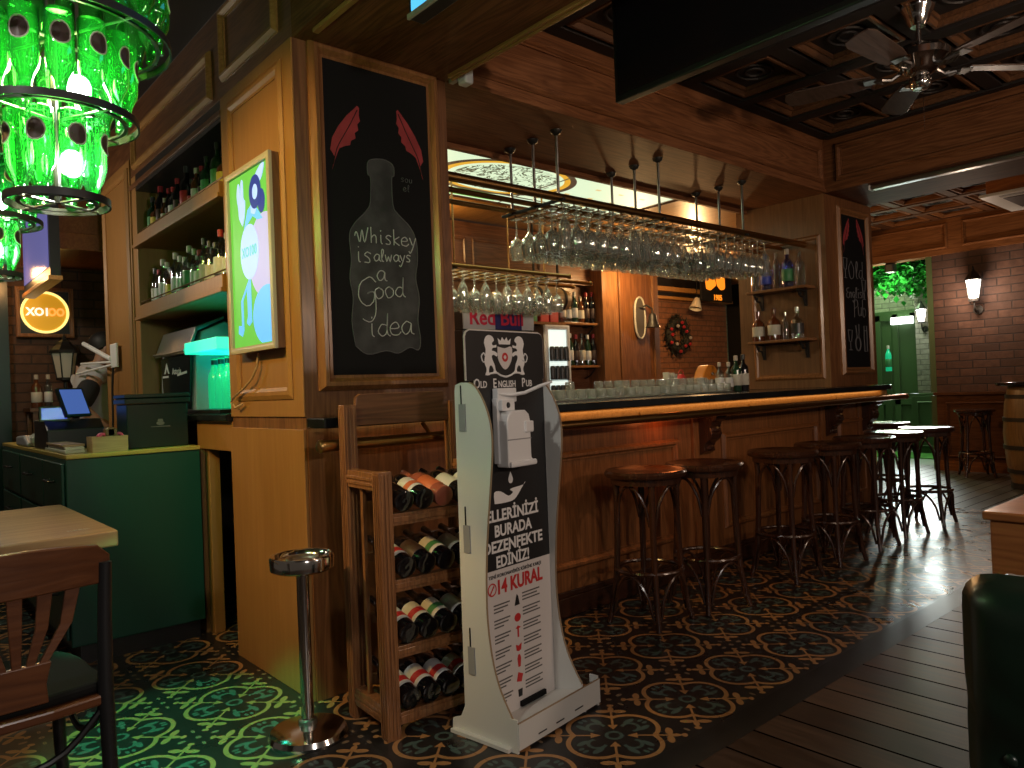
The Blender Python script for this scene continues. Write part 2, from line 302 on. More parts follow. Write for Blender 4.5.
def floor_tile():
    m, nt, b = newmat('floor_tile')
    tc = nt.nodes.new('ShaderNodeTexCoord'); sp = nt.nodes.new('ShaderNodeSeparateXYZ'); nt.links.new(tc.outputs['Object'], sp.inputs[0])
    PX, PY = 0.416, 0.42
    def fold(s, c, p): return (E.op('FRACT', (E(s) - (c - p / 2)) / p) * p - p / 2).abs()
    u = fold(sp.outputs[0], 1.92, PX); v = fold(sp.outputs[1], 1.75, PY)
    mx, mn = emax(u, v), emin(u, v)
    d = (u + v) * 0.70711; e = (u - v).abs() * 0.70711
    dist = ((mx - 0.083) * (mx - 0.083) + mn * mn).sqrt()
    rho = (u * u + v * v).sqrt()
    def ell(x, y, cx, cy, a, bb): 
        p = (x - cx) / a; q = (y - cy) / bb
        return (p * p + q * q).lt(1.0)
    orange = (dist - 0.098).abs().lt(0.0085)
    orange = emax(orange, e.lt(0.0042) * d.gt(0.065) * d.lt(0.235))                       # stem on the diagonal
    orange = emax(orange, (e - (0.105 - d) * 0.0 - (d - 0.045) * 0.55).lt(0.0) * d.gt(0.045) * d.lt(0.080))   # inner arrow head
    orange = emax(orange, ell(d, e, 0.190, 0.030, 0.013, 0.026))
    orange = emax(orange, ell(d, e, 0.208, 0.0, 0.020, 0.011))
    orange = emax(orange, ell(d, e, 0.240, 0.0, 0.010, 0.013))
    teal = (rho - 0.026).abs().lt(0.0065)
    teal = emax(teal, ell(mx, mn, 0.118, 0.036, 0.026, 0.011))
    teal = emax(teal, (((mx - 0.085) * (mx - 0.085) + (mn - 0.0) * (mn - 0.0)).sqrt() - 0.030).abs().lt(0.0065) * mx.gt(0.070))
    teal = emax(teal, ell(mx, mn, 0.150, 0.010, 0.012, 0.007))
    pale = ell(d, e, 0.297, 0.0, 0.012, 0.012)
    pale = emax(pale, ell(mx, mn, 0.208, 0.150, 0.006, 0.014))
    n = nt.nodes.new('ShaderNodeTexNoise'); n.inputs['Scale'].default_value = 6; n.inputs['Detail'].default_value = 5; nt.links.new(tc.outputs['Object'], n.inputs['Vector'])
    c = mixc(E(n.outputs[0]), (0.010, 0.009, 0.009), (0.020, 0.018, 0.017))
    c = mixc(teal, c, (0.060, 0.095, 0.085)); c = mixc(pale, c, (0.22, 0.15, 0.09)); c = mixc(orange, c, (0.36, 0.175, 0.065))
    # grout of the quarter tiles
    def grout(s, c0, p): return (E.op('FRACT', (E(s) - c0) / p) - 0.5).abs().gt(0.4945)
    g = emax(grout(sp.outputs[0], 1.92, PX / 2), grout(sp.outputs[1], 1.75, PY / 2))
    c = mixc(g * 0.6, c, (0.008, 0.007, 0.006))
    nt.links.new(c.s, b.inputs['Base Color'])
    r = sstep(E(n.outputs[0]), 0.3, 0.7) * 0.12 + 0.26; nt.links.new(r.s, b.inputs['Roughness'])
    return m
M['floor_tile'] = floor_tile()
def floor_planks(name, along, c1, c2, width=0.167, rough=0.3):
    m, nt, b = newmat(name)
    tc = nt.nodes.new('ShaderNodeTexCoord'); sp = nt.nodes.new('ShaderNodeSeparateXYZ'); nt.links.new(tc.outputs['Object'], sp.inputs[0])
    cross = E(sp.outputs[0 if along == 'y' else 1]); lon = E(sp.outputs[1 if along == 'y' else 0])
    k = (cross - 2.28) / width; fr = E.op('FRACT', k); idx = E.op('FLOOR', k)
    wn = nt.nodes.new('ShaderNodeTexWhiteNoise'); wn.noise_dimensions = '1D'; nt.links.new(idx.s, wn.inputs['W'])
    cb = nt.nodes.new('ShaderNodeCombineXYZ'); nt.links.new((cross * 22.0).s, cb.inputs[0]); nt.links.new((lon * 1.6 + E(wn.outputs[0]) * 9.0).s, cb.inputs[1])
    n = nt.nodes.new('ShaderNodeTexNoise'); n.inputs['Scale'].default_value = 2; n.inputs['Detail'].default_value = 5; nt.links.new(cb.outputs[0], n.inputs['Vector'])
    c = mixc(sstep(E(n.outputs[0]) * 0.8 + E(wn.outputs[0]) * 0.3, 0.3, 0.9), c1, c2)
    gap = (fr - 0.5).abs().gt(0.468)
    c = mixc(gap, c, (0.004, 0.003, 0.003)); nt.links.new(c.s, b.inputs['Base Color'])
    sp_ = (1.0 - gap) * 0.28; nt.links.new(sp_.s, b.inputs['Specular IOR Level'])
    r = E(n.outputs[0]) * 0.25 + (rough - 0.1); nt.links.new(r.s, b.inputs['Roughness'])
    bp = nt.nodes.new('ShaderNodeBump'); bp.inputs['Strength'].default_value = 0.3; bp.inputs['Distance'].default_value = 0.004
    nt.links.new((1.0 - gap).s, bp.inputs['Height']); nt.links.new(bp.outputs[0], b.inputs['Normal'])
    return m
M['planks'] = floor_planks('planks', 'y', (0.034, 0.018, 0.012), (0.105, 0.060, 0.042), rough=0.36)
M['planks_far'] = floor_planks('planks_far', 'x', (0.045, 0.036, 0.028), (0.10, 0.085, 0.068), 0.13, 0.36)
def lit_panel():
    m, nt, b = newmat('lit_panel')
    tc = nt.nodes.new('ShaderNodeTexCoord'); sp = nt.nodes.new('ShaderNodeSeparateXYZ'); nt.links.new(tc.outputs['Object'], sp.inputs[0])
    x, y = E(sp.outputs[0]), E(sp.outputs[1])
    px = (x - 3.36) / 0.52; py = (y - 3.84) / 0.34; r = (px * px + py * py).sqrt()
    n = nt.nodes.new('ShaderNodeTexNoise'); n.inputs['Scale'].default_value = 11; n.inputs['Detail'].default_value = 3; n.inputs['Distortion'].default_value = 1.5
    nt.links.new(tc.outputs['Object'], n.inputs['Vector'])
    scroll = (E(n.outputs[0]) - 0.5).abs().lt(0.035) * r.lt(0.80)
    fx = E.op('FRACT', x * 4.0 + E.op('FLOOR', y * 5.0) * 0.5); fy = E.op('FRACT', y * 5.0)
    dash = (fx - 0.5).abs().lt(0.10) * (fy - 0.5).abs().lt(0.06) * r.gt(1.15)
    leaf = sstep(E(n.outputs[0]), 0.60, 0.64) * (y - 4.27).abs().lt(0.07)
    c = mixc(scroll, (0.60, 0.74, 0.50), (0.06, 0.07, 0.04)); c = mixc(dash, c, (0.60, 0.42, 0.14))
    c = mixc((r - 0.94).abs().lt(0.05), c, (0.62, 0.32, 0.02)); c = mixc((r - 1.04).abs().lt(0.05), c, (0.03, 0.02, 0.015))
    c = mixc((y - 4.27).abs().lt(0.07) * (x - 3.4).abs().lt(0.25), c, (0.08, 0.42, 0.03)); c = mixc((y - 4.27).abs().lt(0.06) * (x - 4.1).abs().lt(0.18), c, (0.75, 0.28, 0.06))
    edge = emax((E.op('FRACT', (x - 2.6) / 1.12) - 0.5).abs().gt(0.492), (y - 4.17).abs().lt(0.012))
    c = mixc(edge, c, (0.05, 0.04, 0.03))
    nt.links.new(c.s, b.inputs['Emission Color']); b.inputs['Emission Strength'].default_value = 0.95; setc(b, 'Base Color', (0.2, 0.2, 0.17))
    return m
M['lit_panel'] = lit_panel()

# ------------------------------------------------------------------ mesh helpers
class MB:
    def __init__(s): s.v = []; s.f = []; s.m = Matrix.Identity(4)
    def at(s, m): s.m = m if isinstance(m, Matrix) else Matrix.Translation(m); return s
    def add(s, vs, fs):
        o = len(s.v); s.v += [tuple(s.m @ Vector(p)) for p in vs]; s.f += [tuple(i + o for i in f) for f in fs]; return s
    def box(s, x0, x1, y0, y1, z0, z1):
        v = [(x, y, z) for z in (z0, z1) for y in (y0, y1) for x in (x0, x1)]
        return s.add(v, [(0, 2, 3, 1), (4, 5, 7, 6), (0, 1, 5, 4), (2, 6, 7, 3), (0, 4, 6, 2), (1, 3, 7, 5)])
    def prism(s, poly, d0, d1, plane='xz'):
        # poly in the plane, extruded along the third axis
        def P(a, b, d): return {'xz': (a, d, b), 'yz': (d, a, b), 'xy': (a, b, d)}[plane]
        n = len(poly); v = [P(a, b, d0) for a, b in poly] + [P(a, b, d1) for a, b in poly]
        return s.add(v, [tuple(range(n)), tuple(range(2 * n - 1, n - 1, -1))] + [(i, i + n, (i + 1) % n + n, (i + 1) % n) for i in range(n)])
    def lathe(s, prof, n=16, c=(0, 0, 0), cap=True):
        v = []; f = []; k = len(prof)
        for r, z in prof:
            for i in range(n): a = 2 * PI * i / n; v.append((c[0] + r * math.cos(a), c[1] + r * math.sin(a), c[2] + z))
        for j in range(k - 1):
            for i in range(n): f.append((j * n + i, j * n + (i + 1) % n, (j + 1) * n + (i + 1) % n, (j + 1) * n + i))
        closed = tuple(prof[0]) == tuple(prof[-1]) or not cap
        if prof[0][0] > 1e-6 and not closed: f.append(tuple(range(n - 1, -1, -1)))
        if prof[-1][0] > 1e-6 and not closed: f.append(tuple((k - 1) * n + i for i in range(n)))
        return s.add(v, f)
    def tube(s, pts, r, n=8, closed=False, flat=1.0):
        pts = [Vector(p) for p in pts]; k = len(pts); rs = r if isinstance(r, (list, tuple)) else [r] * k
        v = []; f = []; prev = None
        for i, p in enumerate(pts):
            if closed: t = pts[(i + 1) % k] - pts[i - 1]
            else: t = pts[min(i + 1, k - 1)] - pts[max(i - 1, 0)]
            t.normalize()
            if prev is None:
                up = Vector((0, 0, 1)) if abs(t.z) < 0.9 else Vector((1, 0, 0)); a = t.cross(up).normalized()
            else: a = (prev - t * prev.dot(t)).normalized()
            prev = a; b = t.cross(a)
            for j in range(n):
                g = 2 * PI * j / n; v.append(p + a * math.cos(g) * rs[i] + b * math.sin(g) * rs[i] * flat)
        for i in range(k if closed else k - 1):
            for j in range(n): f.append((i * n + j, i * n + (j + 1) % n, ((i + 1) % k) * n + (j + 1) % n, ((i + 1) % k) * n + j))
        if not closed: f += [tuple(range(n - 1, -1, -1)), tuple((k - 1) * n + j for j in range(n))]
        return s.add(v, f)
    def ring(s, r, z, t, n=32, c=(0, 0)):
        return s.tube([(c[0] + r * math.cos(2 * PI * i / n), c[1] + r * math.sin(2 * PI * i / n), z) for i in range(n)], t, 8, True)
    def ball(s, c, r, n=12, sq=(1, 1, 1)):
        k = n // 2; prof = [(max(1e-7, r * math.sin(PI * i / k)), -r * math.cos(PI * i / k)) for i in range(k + 1)]
        o = len(s.v); m0 = s.m; s.m = m0 @ Matrix.Translation(c) @ Matrix.Diagonal((*sq, 1)); s.lathe(prof, n); s.m = m0; return s
    def frame(s, a0, a1, b0, b1, w, d0, d1, plane, slope=0.35):
        # mitred picture-frame moulding: outer rect a0..a1 x b0..b1, width w, from depth d0 (wall) to d1 (front)
        def P(a, b, d): return {'xz': (a, d, b), 'yz': (d, a, b), 'xy': (a, b, d)}[plane]
        dm = d0 + (d1 - d0) * slope
        lv = [(0.0, d0), (0.0, dm), (0.30 * w, d1), (0.55 * w, d1), (0.8 * w, dm), (w, dm), (w, d0)]
        v = []; f = []; k = len(lv)
        for o, d in lv:
            for a, b in ((a0 + o, b0 + o), (a1 - o, b0 + o), (a1 - o, b1 - o), (a0 + o, b1 - o)): v.append(P(a, b, d))
        for j in range(k - 1):
            for i in range(4): f.append((j * 4 + i, j * 4 + (i + 1) % 4, (j + 1) * 4 + (i + 1) % 4, (j + 1) * 4 + i))
        return s.add(v, f)
    def mesh(s, name):
        me = bpy.data.meshes.new(name); me.from_pydata(s.v, [], s.f); me.validate(); me.update(); return me
def fixn(me):
    import bmesh
    bm = bmesh.new(); bm.from_mesh(me); bmesh.ops.recalc_face_normals(bm, faces=bm.faces); bm.to_mesh(me); bm.free()
def obj(name, mb, mat, parent=None, bevel=0.0, smooth=False, label=None):
    me = mb.mesh(name) if isinstance(mb, MB) else mb
    fixn(me)
    me.materials.append(M[mat] if isinstance(mat, str) else mat)
    if smooth:
        me.polygons.foreach_set('use_smooth', [True] * len(me.polygons))
        me.set_sharp_from_angle(angle=math.radians(40))
    o = bpy.data.objects.new(name, me); COL.objects.link(o)
    if parent is not None: o.parent = parent
    if bevel:
        b = o.modifiers.new('bevel', 'BEVEL'); b.width = bevel; b.segments = 2; b.limit_method = 'ANGLE'; b.angle_limit = math.radians(50)
    if label: o['label'] = label
    return o
def S(name, mb, mat, bevel=0.0, smooth=False):
    o = obj(name, mb, mat, None, bevel, smooth); o['kind'] = 'structure'; return o
def tag(o, label, cat, group=None):
    o['label'] = label; o['category'] = cat
    if group: o['group'] = group
    return o
def thing(name, label, cat, loc=(0, 0, 0), rz=0.0, group=None):
    o = bpy.data.objects.new(name, None); COL.objects.link(o); o.location = loc; o.rotation_euler = (0, 0, rz); o.empty_display_size = 0.1
    return tag(o, label, cat, group)
def dup(root, loc, rz=0.0, label=None, group=None, rot=None):
    r = root.copy(); COL.objects.link(r); r.location = loc; r.rotation_euler = rot if rot else (0, 0, rz)
    if label: r['label'] = label
    if group: r['group'] = group
    for ch in list(root.children):
        c = ch.copy(); COL.objects.link(c); c.parent = r
        for g in list(ch.children):
            d = g.copy(); COL.objects.link(d); d.parent = c
    return r
def text_mb(body, size, mtx, extrude=0.0012, width=1.0, align='CENTER', bold=0.0):
    cu = bpy.data.curves.new('t', 'FONT'); cu.body = body; cu.size = size; cu.align_x = align; cu.align_y = 'CENTER'; cu.extrude = extrude; cu.offset = bold; cu.resolution_u = 3
    ob = bpy.data.objects.new('t', cu); COL.objects.link(ob)
    dg = bpy.context.evaluated_depsgraph_get(); me = bpy.data.meshes.new_from_object(ob.evaluated_get(dg))
    bpy.data.objects.remove(ob); bpy.data.curves.remove(cu)
    mb = MB(); mb.m = mtx @ Matrix.Diagonal((width, 1, 1, 1))
    mb.add([tuple(v.co) for v in me.vertices], [tuple(p.vertices) for p in me.polygons]); bpy.data.meshes.remove(me)
    mb.m = Matrix.Identity(4); return mb
def basis(o, ux, uy):
    ux = Vector(ux).normalized(); uy = Vector(uy).normalized(); n = ux.cross(uy)
    m = Matrix((ux, uy, n)).transposed().to_4x4(); m.translation = Vector(o); return m
def merge(*mbs):
    r = MB()
    for m in mbs: r.add(m.v, m.f)
    return r
ORD = ['first', 'second', 'third', 'fourth', 'fifth', 'sixth', 'seventh', 'eighth', 'ninth', 'tenth', 'eleventh', 'twelfth', 'thirteenth', 'fourteenth', 'fifteenth', 'sixteenth',
       'seventeenth', 'eighteenth', 'nineteenth', 'twentieth', 'twenty-first', 'twenty-second', 'twenty-third', 'twenty-fourth', 'twenty-fifth', 'twenty-sixth', 'twenty-seventh', 'twenty-eighth', 'twenty-ninth', 'thirtieth']

# ================================================================== SETTING
S('floor', MB().box(-2.5, 7.3, 1.55, 8.0, -0.05, 0.0), 'floor_tile')
S('floor', MB().box(-2.5, 12.0, 1.435, 1.55, -0.05, 0.0005), 'floor_black')
S('floor', MB().box(-2.5, 12.0, -2.0, 1.435, -0.05, 0.0), 'planks')
S('floor', MB().box(7.3, 10.5, 1.55, 8.0, -0.05, 0.0), 'planks_far')
# left pillar: side face, front face, top mouldings
XL, YF = 1.325, 2.775
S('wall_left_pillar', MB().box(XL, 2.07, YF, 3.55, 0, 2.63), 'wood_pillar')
S('wall_left_pillar_side', MB().box(XL - 0.014, XL - 0.0005, YF, 3.55, 0.0, 1.072).box(XL - 0.008, XL - 0.0005, YF, 3.55, 1.122, 2.63), 'wood_side_lit', 0.002)
S('trim_1', MB().frame(2.862, 3.462, 1.195, 2.575, 0.062, XL - 0.008, XL - 0.021, 'yz'), 'wood_side_lit')
S('wall_left_pillar_base', MB().box(XL, 2.07, YF - 0.008, YF - 0.0005, 0.0, 1.072), 'wood_bar')
# niche with the back shelves
S('wall_left_niche', MB().box(1.80, 1.85, 3.55, 5.04, 0, 2.56).box(XL, 1.85, 3.552, 5.04, 2.53, 2.63), 'panel_black')
S('wall_left_column', MB().box(XL, 1.85, 5.04, 5.14, 0, 2.63).box(XL - 0.01, 1.85, 5.14, 5.83, 0, 2.75), 'wood_side_lit', 0.003)
S('trim_2', MB().frame(5.16, 5.80, 0.2, 2.70, 0.05, XL - 0.01, XL - 0.03, 'yz'), 'wood_side_lit')
S('wall_left_cornice', MB().box(XL, 1.85, YF, 5.9, 2.632, 3.06).box(XL - 0.012, XL, 3.55, 5.2, 2.55, 2.58), 'wood_y', 0.003)
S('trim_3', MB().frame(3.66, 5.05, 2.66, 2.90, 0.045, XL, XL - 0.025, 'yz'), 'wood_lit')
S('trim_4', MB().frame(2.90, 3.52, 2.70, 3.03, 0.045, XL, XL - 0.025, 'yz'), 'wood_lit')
S('wall_left_kneehole', MB().box(XL, 1.36, 3.555, 4.06, 0.955, 1.098).box(XL, 1.40, 4.02, 4.12, 0, 0.953).box(1.345, 1.40, 3.955, 4.018, 0, 0.953), 'wood_side_lit', 0.003)
S('wall_left_kneehole_back', MB().box(1.72, 1.78, 3.55, 5.04, 0, 1.09), 'panel_black')
S('wall_left_service', MB().box(-2.5, 2.4, 7.2, 7.3, 0, 3.1), 'brick_dark')
S('trim_5', MB().box(0.55, 0.885, 7.02, 7.18, 0, 3.1), 'green_tin')
S('ceiling', MB().box(-2.5, XL, -2, 7.3, 3.06, 3.1), 'ceiling_dark')
S('wall_left_service_beam', MB().box(1.0, 2.3, 6.0, 7.19, 2.36, 2.95).box(1.0, 2.3, 5.96, 6.02, 2.30, 2.42), 'wood_orange', 0.004)
# bulkhead over the aisle, in front of the pillar
S('ceiling_bulkhead', MB().box(XL, 2.07, -2.0, YF, 2.63, 3.06), 'wood_beam_y')
S('trim_6', MB().box(XL + 0.03, XL + 0.055, -2, 2.66, 2.612, 2.63).box(2.03, 2.045, -2, 2.70, 2.612, 2.63).box(2.048, 2.062, -2, 2.70, 2.606, 2.63), 'wood_lit', 0.003)
# beam above the bar
S('ceiling_beam', MB().box(2.07, 5.70, YF, 3.47, 2.632, 3.06), 'wood_beam_x')
S('trim_7', MB().frame(2.12, 5.66, 2.705, 2.985, 0.05, YF, YF - 0.03, 'xz'), 'wood_beam_x')
S('trim_8', MB().box(2.075, 5.70, YF - 0.022, YF, 2.632, 2.655).box(2.075, 5.70, 3.44, 3.475, 2.60, 2.632), 'wood_beam_x', 0.003)
# right pillar and lintel
S('wall_right_pillar', MB().box(5.70, 6.52, YF, 3.55, 1.12, 2.63).box(5.70, 6.52, 2.96, 3.55, 0, 1.075), 'wood_pillar')
S('trim_9', MB().frame(2.815, 3.43, 1.185, 2.32, 0.05, 5.70, 5.68, 'yz'), 'wood_mold')
S('wall_right_pillar_side', MB().box(5.694, 5.6995, YF, 3.55, 1.12, 2.63), 'wood_mid')
S('ceiling_lintel', MB().box(5.72, 6.50, -2.0, YF, 2.636, 3.06), 'wood_beam_y')
S('trim_10', MB().frame(-1.2, 2.68, 2.705, 2.99, 0.05, 5.72, 5.69, 'yz'), 'wood_y')
S('ceiling_lintel', MB().box(5.70, 6.52, YF, 3.55, 2.636, 3.06), 'wood_y')
# coffered ceilings
S('ceiling', MB().box(2.07, 5.72, -2, YF, 3.10, 3.14), 'ceiling_dark')
S('ceiling', MB().box(6.5, 10.1, -2, 7, 3.12, 3.16), 'ceiling_dark')
def coffers(name, x0, x1, y0, y1, nx, ny, z, bw, mat):
    mb = MB(); cx = (x1 - x0) / nx; cyy = (y1 - y0) / ny
    for i in range(nx + 1): mb.box(x0 + i * cx - bw / 2, x0 + i * cx + bw / 2, y0, y1, z - 0.06, z)
    for j in range(ny + 1): mb.box(x0, x1, y0 + j * cyy - bw / 2, y0 + j * cyy + bw / 2, z - 0.052, z)
    S(name, mb, 'ceiling_dark' if mat == 'wood_ceiling' else 'wood_far', 0.004)
    m2 = MB(); m3 = MB()
    for i in range(nx):
        for j in range(ny):
            a0, a1, b0, b1 = x0 + i * cx + bw * 0.6, x0 + (i + 1) * cx - bw * 0.6, y0 + j * cyy + bw * 0.6, y0 + (j + 1) * cyy - bw * 0.6
            m2.frame(a0, a1, b0, b1, 0.06, z, z - 0.05, 'xy', 0.5)
            c0, c1 = (a0 + a1) / 2, (b0 + b1) / 2
            for r in (0.05, 0.10): m3.tube([(c0 + r * math.cos(t) * 1.2, c1 + r * math.sin(t), z - 0.006) for t in [k * PI / 8 for k in range(16)]], 0.009, 6, True)
    S(name.replace('ceiling_beams', 'trim_ceiling'), m2, mat); S(name.replace('ceiling_beams', 'trim_medallions'), m3, 'ceiling_dark')
coffers('ceiling_beams', 2.10, 5.70, -1.9, 2.74, 6, 8, 3.10, 0.10, 'wood_ceiling')
coffers('ceiling_beams_far', 6.56, 10.02, -0.6, 5.2, 6, 10, 3.12, 0.09, 'wood_far_edge')
# far right wall: brick, dado, wood band, opening to the passage
XW = 10.04
S('wall_right', MB().box(XW, XW + 0.16, -2, 3.56, 0, 3.12), 'brick_right')
S('wall_right_band', MB().box(XW - 0.035, XW, -2, 3.56, 2.64, 3.11).box(XW - 0.035, XW + 0.16, 3.56, 4.9, 2.64, 3.11), 'wood_far_edge')
m = MB()
for a, b in ((3.36, 4.75), (2.40, 3.20), (1.2, 2.25)): m.frame(a, b, 2.71, 3.02, 0.04, XW - 0.035, XW - 0.06, 'yz')
S('trim_11', m, 'wood_far_edge')
S('wall_right_dado', MB().box(XW - 0.03, XW, -2, 3.56, 0, 0.92).box(XW - 0.06, XW + 0.16, -2, 3.585, 0.92, 0.955), 'wood_far', 0.004)
S('trim_12', MB().frame(2.70, 3.46, 0.16, 0.84, 0.04, XW - 0.03, XW - 0.05, 'yz').frame(1.7, 2.6, 0.16, 0.84, 0.04, XW - 0.03, XW - 0.05, 'yz'), 'wood_far')
S('baseboard_right', MB().box(XW - 0.05, XW - 0.03, -2, 3.56, 0, 0.12), 'wood_far_edge')
S('door_1', MB().box(XW, XW + 0.16, 3.562, 3.63, 0.956, 2.64).box(XW, XW + 0.16, 3.562, 3.63, 0, 0.918), 'green_door')
S('doorway_dark', MB().box(XW - 0.01, XW + 0.05, 4.40, 6.48, 0, 3.1), 'black_matte')  # black sheet stands in for the darkness of the doorway
S('trim_13', MB().box(XW - 0.03, XW + 0.02, 4.33, 4.40, 0, 2.64), 'wood_lit')
# wall behind the bar, bulkhead, column, far brick wall
S('wall_back', MB().box(1.85, 5.33, 5.0, 5.1, 0, 2.63), 'wood_x')
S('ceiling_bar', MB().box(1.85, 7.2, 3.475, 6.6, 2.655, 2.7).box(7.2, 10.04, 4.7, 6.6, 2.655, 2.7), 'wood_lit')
S('ceiling_bar_light', MB().box(2.07, 4.85, 3.49, 4.36, 2.635, 2.652), 'lit_panel')
S('trim_14', MB().frame(2.02, 4.90, 3.45, 4.40, 0.05, 2.655, 2.625, 'xy'), 'wood_x')
S('wall_back_bulkhead', MB().box(1.85, 5.33, 4.94, 4.999, 2.18, 2.50).box(1.85, 5.33, 4.92, 4.94, 2.16, 2.22), 'wood_x', 0.004)
m = MB()
for a in (2.2, 3.05, 3.9): m.frame(a, a + 0.78, 2.25, 2.48, 0.03, 4.94, 4.925, 'xz')
S('trim_15', m, 'wood_x')
S('wall_back_column', MB().box(5.33, 6.17, 4.8, 5.2, 0, 2.655), 'wood_bar')
S('trim_16', MB().box(5.33, 5.55, 4.785, 4.80, 0.9, 2.655).box(5.57, 5.585, 4.78, 4.80, 0.9, 2.655).box(6.10, 6.17, 4.78, 4.80, 0.9, 2.655).box(6.085, 6.098, 4.775, 4.80, 0.9, 2.655), 'wood_mold', 0.003)
S('wall_far', MB().box(6.0, 10.04, 6.5, 6.6, 0, 2.655), 'brick_orange')
S('trim_17', MB().box(6.0, 10.02, 6.38, 6.5, 2.40, 2.655), 'panel_black')
S('trim_18', MB().box(6.0, 10.02, 6.36, 6.5, 2.36, 2.40).box(6.0, 9.2, 6.30, 6.5, 2.46, 2.52), 'wood_lit')
# passage beyond the opening
S('floor', MB().box(10.5, 16, 1.5, 9, -0.05, 0.0), 'pale_floor')
S('floor', MB().box(11.2, 12.0, 3.6, 6.2, 0.0, 0.012), 'turf')
S('wall_passage', MB().box(13.3, 13.4, 1.5, 9, 0, 3.6), 'brick_pass')
S('wall_passage_pier', MB().box(12.0, 12.3, 4.29, 4.52, 0, 3.4), 'brick_pass')
S('wall_passage_side', MB().box(12.0, 12.2, 4.02, 4.27, 0, 3.4).box(11.96, 12.0, 4.00, 4.62, 0.86, 0.9), 'green_door', 0.004)
S('wall_passage_dado', MB().box(11.95, 11.99, 4.15, 4.60, 0, 0.86), 'green_door', 0.004)
S('trim_19', MB().frame(4.24, 4.52, 0.1, 0.78, 0.03, 11.95, 11.93, 'yz'), 'green_door')
S('door_3', MB().box(12.35, 12.4, 4.63, 5.4, 0, 2.15).box(12.32, 12.35, 4.63, 4.72, 0, 2.15).box(12.32, 12.35, 4.90, 4.99, 0, 2.15).box(12.32, 12.35, 5.17, 5.26, 0, 2.15).box(12.32, 12.36, 4.63, 5.4, 0.72, 0.82).box(12.32, 12.36, 4.63, 5.4, 2.05, 2.2), 'green_door', 0.004)
S('trim_20', MB().box(12.42, 12.5, 4.6, 5.6, 2.14, 3.4), 'brick_pass')

# ================================================================== BAR COUNTER
bar = thing('bar_counter', 'long panelled wooden bar front with corbels under the black counter', 'bar', (2.07, 2.82, 0))
def loc(mb, o): 
    m = MB(); m.m = Matrix.Translation((-o[0], -o[1], -o[2])); m.add(mb.v, mb.f); m.m = Matrix.Identity(4); return m
BO = (2.07, 2.82, 0)
obj('front_panel', loc(MB().box(2.072, 6.38, 2.82, 2.88, 0.1, 1.03), BO), 'wood_bar', bar)
obj('plinth', loc(MB().box(2.072, 6.40, 2.80, 2.90, 0, 0.10).box(2.072, 6.40, 2.808, 2.82, 0.10, 0.13), BO), 'wood_stool', bar, 0.004)
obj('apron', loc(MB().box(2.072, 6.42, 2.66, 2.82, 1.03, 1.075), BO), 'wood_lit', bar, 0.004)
for a, b in ((2.52, 3.76), (4.23, 5.50), (5.84, 6.30)):
    obj('panel_moulding', loc(MB().frame(a, b, 0.24, 0.86, 0.05, 2.82, 2.79, 'xz'), BO), 'wood_bar', bar)
for cx in (2.36, 4.02, 5.67, 6.30):
    obj('pilaster', loc(MB().box(cx - 0.11, cx + 0.11, 2.798, 2.82, 0.132, 1.028), BO), 'wood_bar', bar, 0.003)
    pr = [(2.798, 1.028), (2.66, 1.028), (2.66, 0.985), (2.675, 0.96), (2.70, 0.945), (2.712, 0.91), (2.70, 0.875), (2.715, 0.84), (2.75, 0.815), (2.762, 0.79), (2.755, 0.765), (2.798, 0.74)]
    c = obj('corbel', loc(MB().prism([(y, z) for y, z in pr], cx - 0.055, cx + 0.055, 'yz').box(cx - 0.07, cx + 0.07, 2.645, 2.798, 1.005, 1.028).ball((cx, 2.712, 0.90), 0.022, 10, (2.2, 1, 1)).ball((cx, 2.755, 0.785), 0.018, 10, (2.4, 1, 1)), BO), 'wood_stool', bar, 0.003)
top = obj('countertop', MB().prism([(XL, 2.62), (6.40, 2.62), (6.47, 2.64), (6.52, 2.70), (6.53, 2.773), (5.69, 2.773), (5.69, 3.36), (2.08, 3.36), (2.08, 2.773), (XL, 2.773)], 1.077, 1.118, 'xy'), 'granite', None, 0.006)
tag(top, 'polished black stone counter slab running along the whole bar', 'countertop')
def rl(mb): mb.v = [(a + XL - BO[0], b + 2.60 - BO[1], c + 1.013 - BO[2]) for a, b, c in mb.v]; return mb
rail = obj('hand_rail', rl(MB().tube([(-0.03, 0, 0), (5.30, 0, 0)], 0.022, 14)), 'brass', bar, 0, True, label='brass-coloured tube rail below the counter edge')
for x in (-0.04, 5.30): obj('end_cap', rl(MB().at(Matrix.Translation((x, 0, 0)) @ Matrix.Rotation(PI / 2, 4, 'Y')).lathe([(0.0, -0.004), (0.022, 0), (0.026, 0.006), (0.026, 0.018), (0.02, 0.022)], 16)), 'brass', rail, 0, True)
for x in (0.12, 0.5, 1.9, 3.0, 4.2, 5.1): obj('rail_bracket', rl(MB().tube([(x, 0.012, 0.0), (x, 0.05, 0.012), (x, 0.10, 0.055)], 0.009, 8)), 'brass', rail, 0, True)

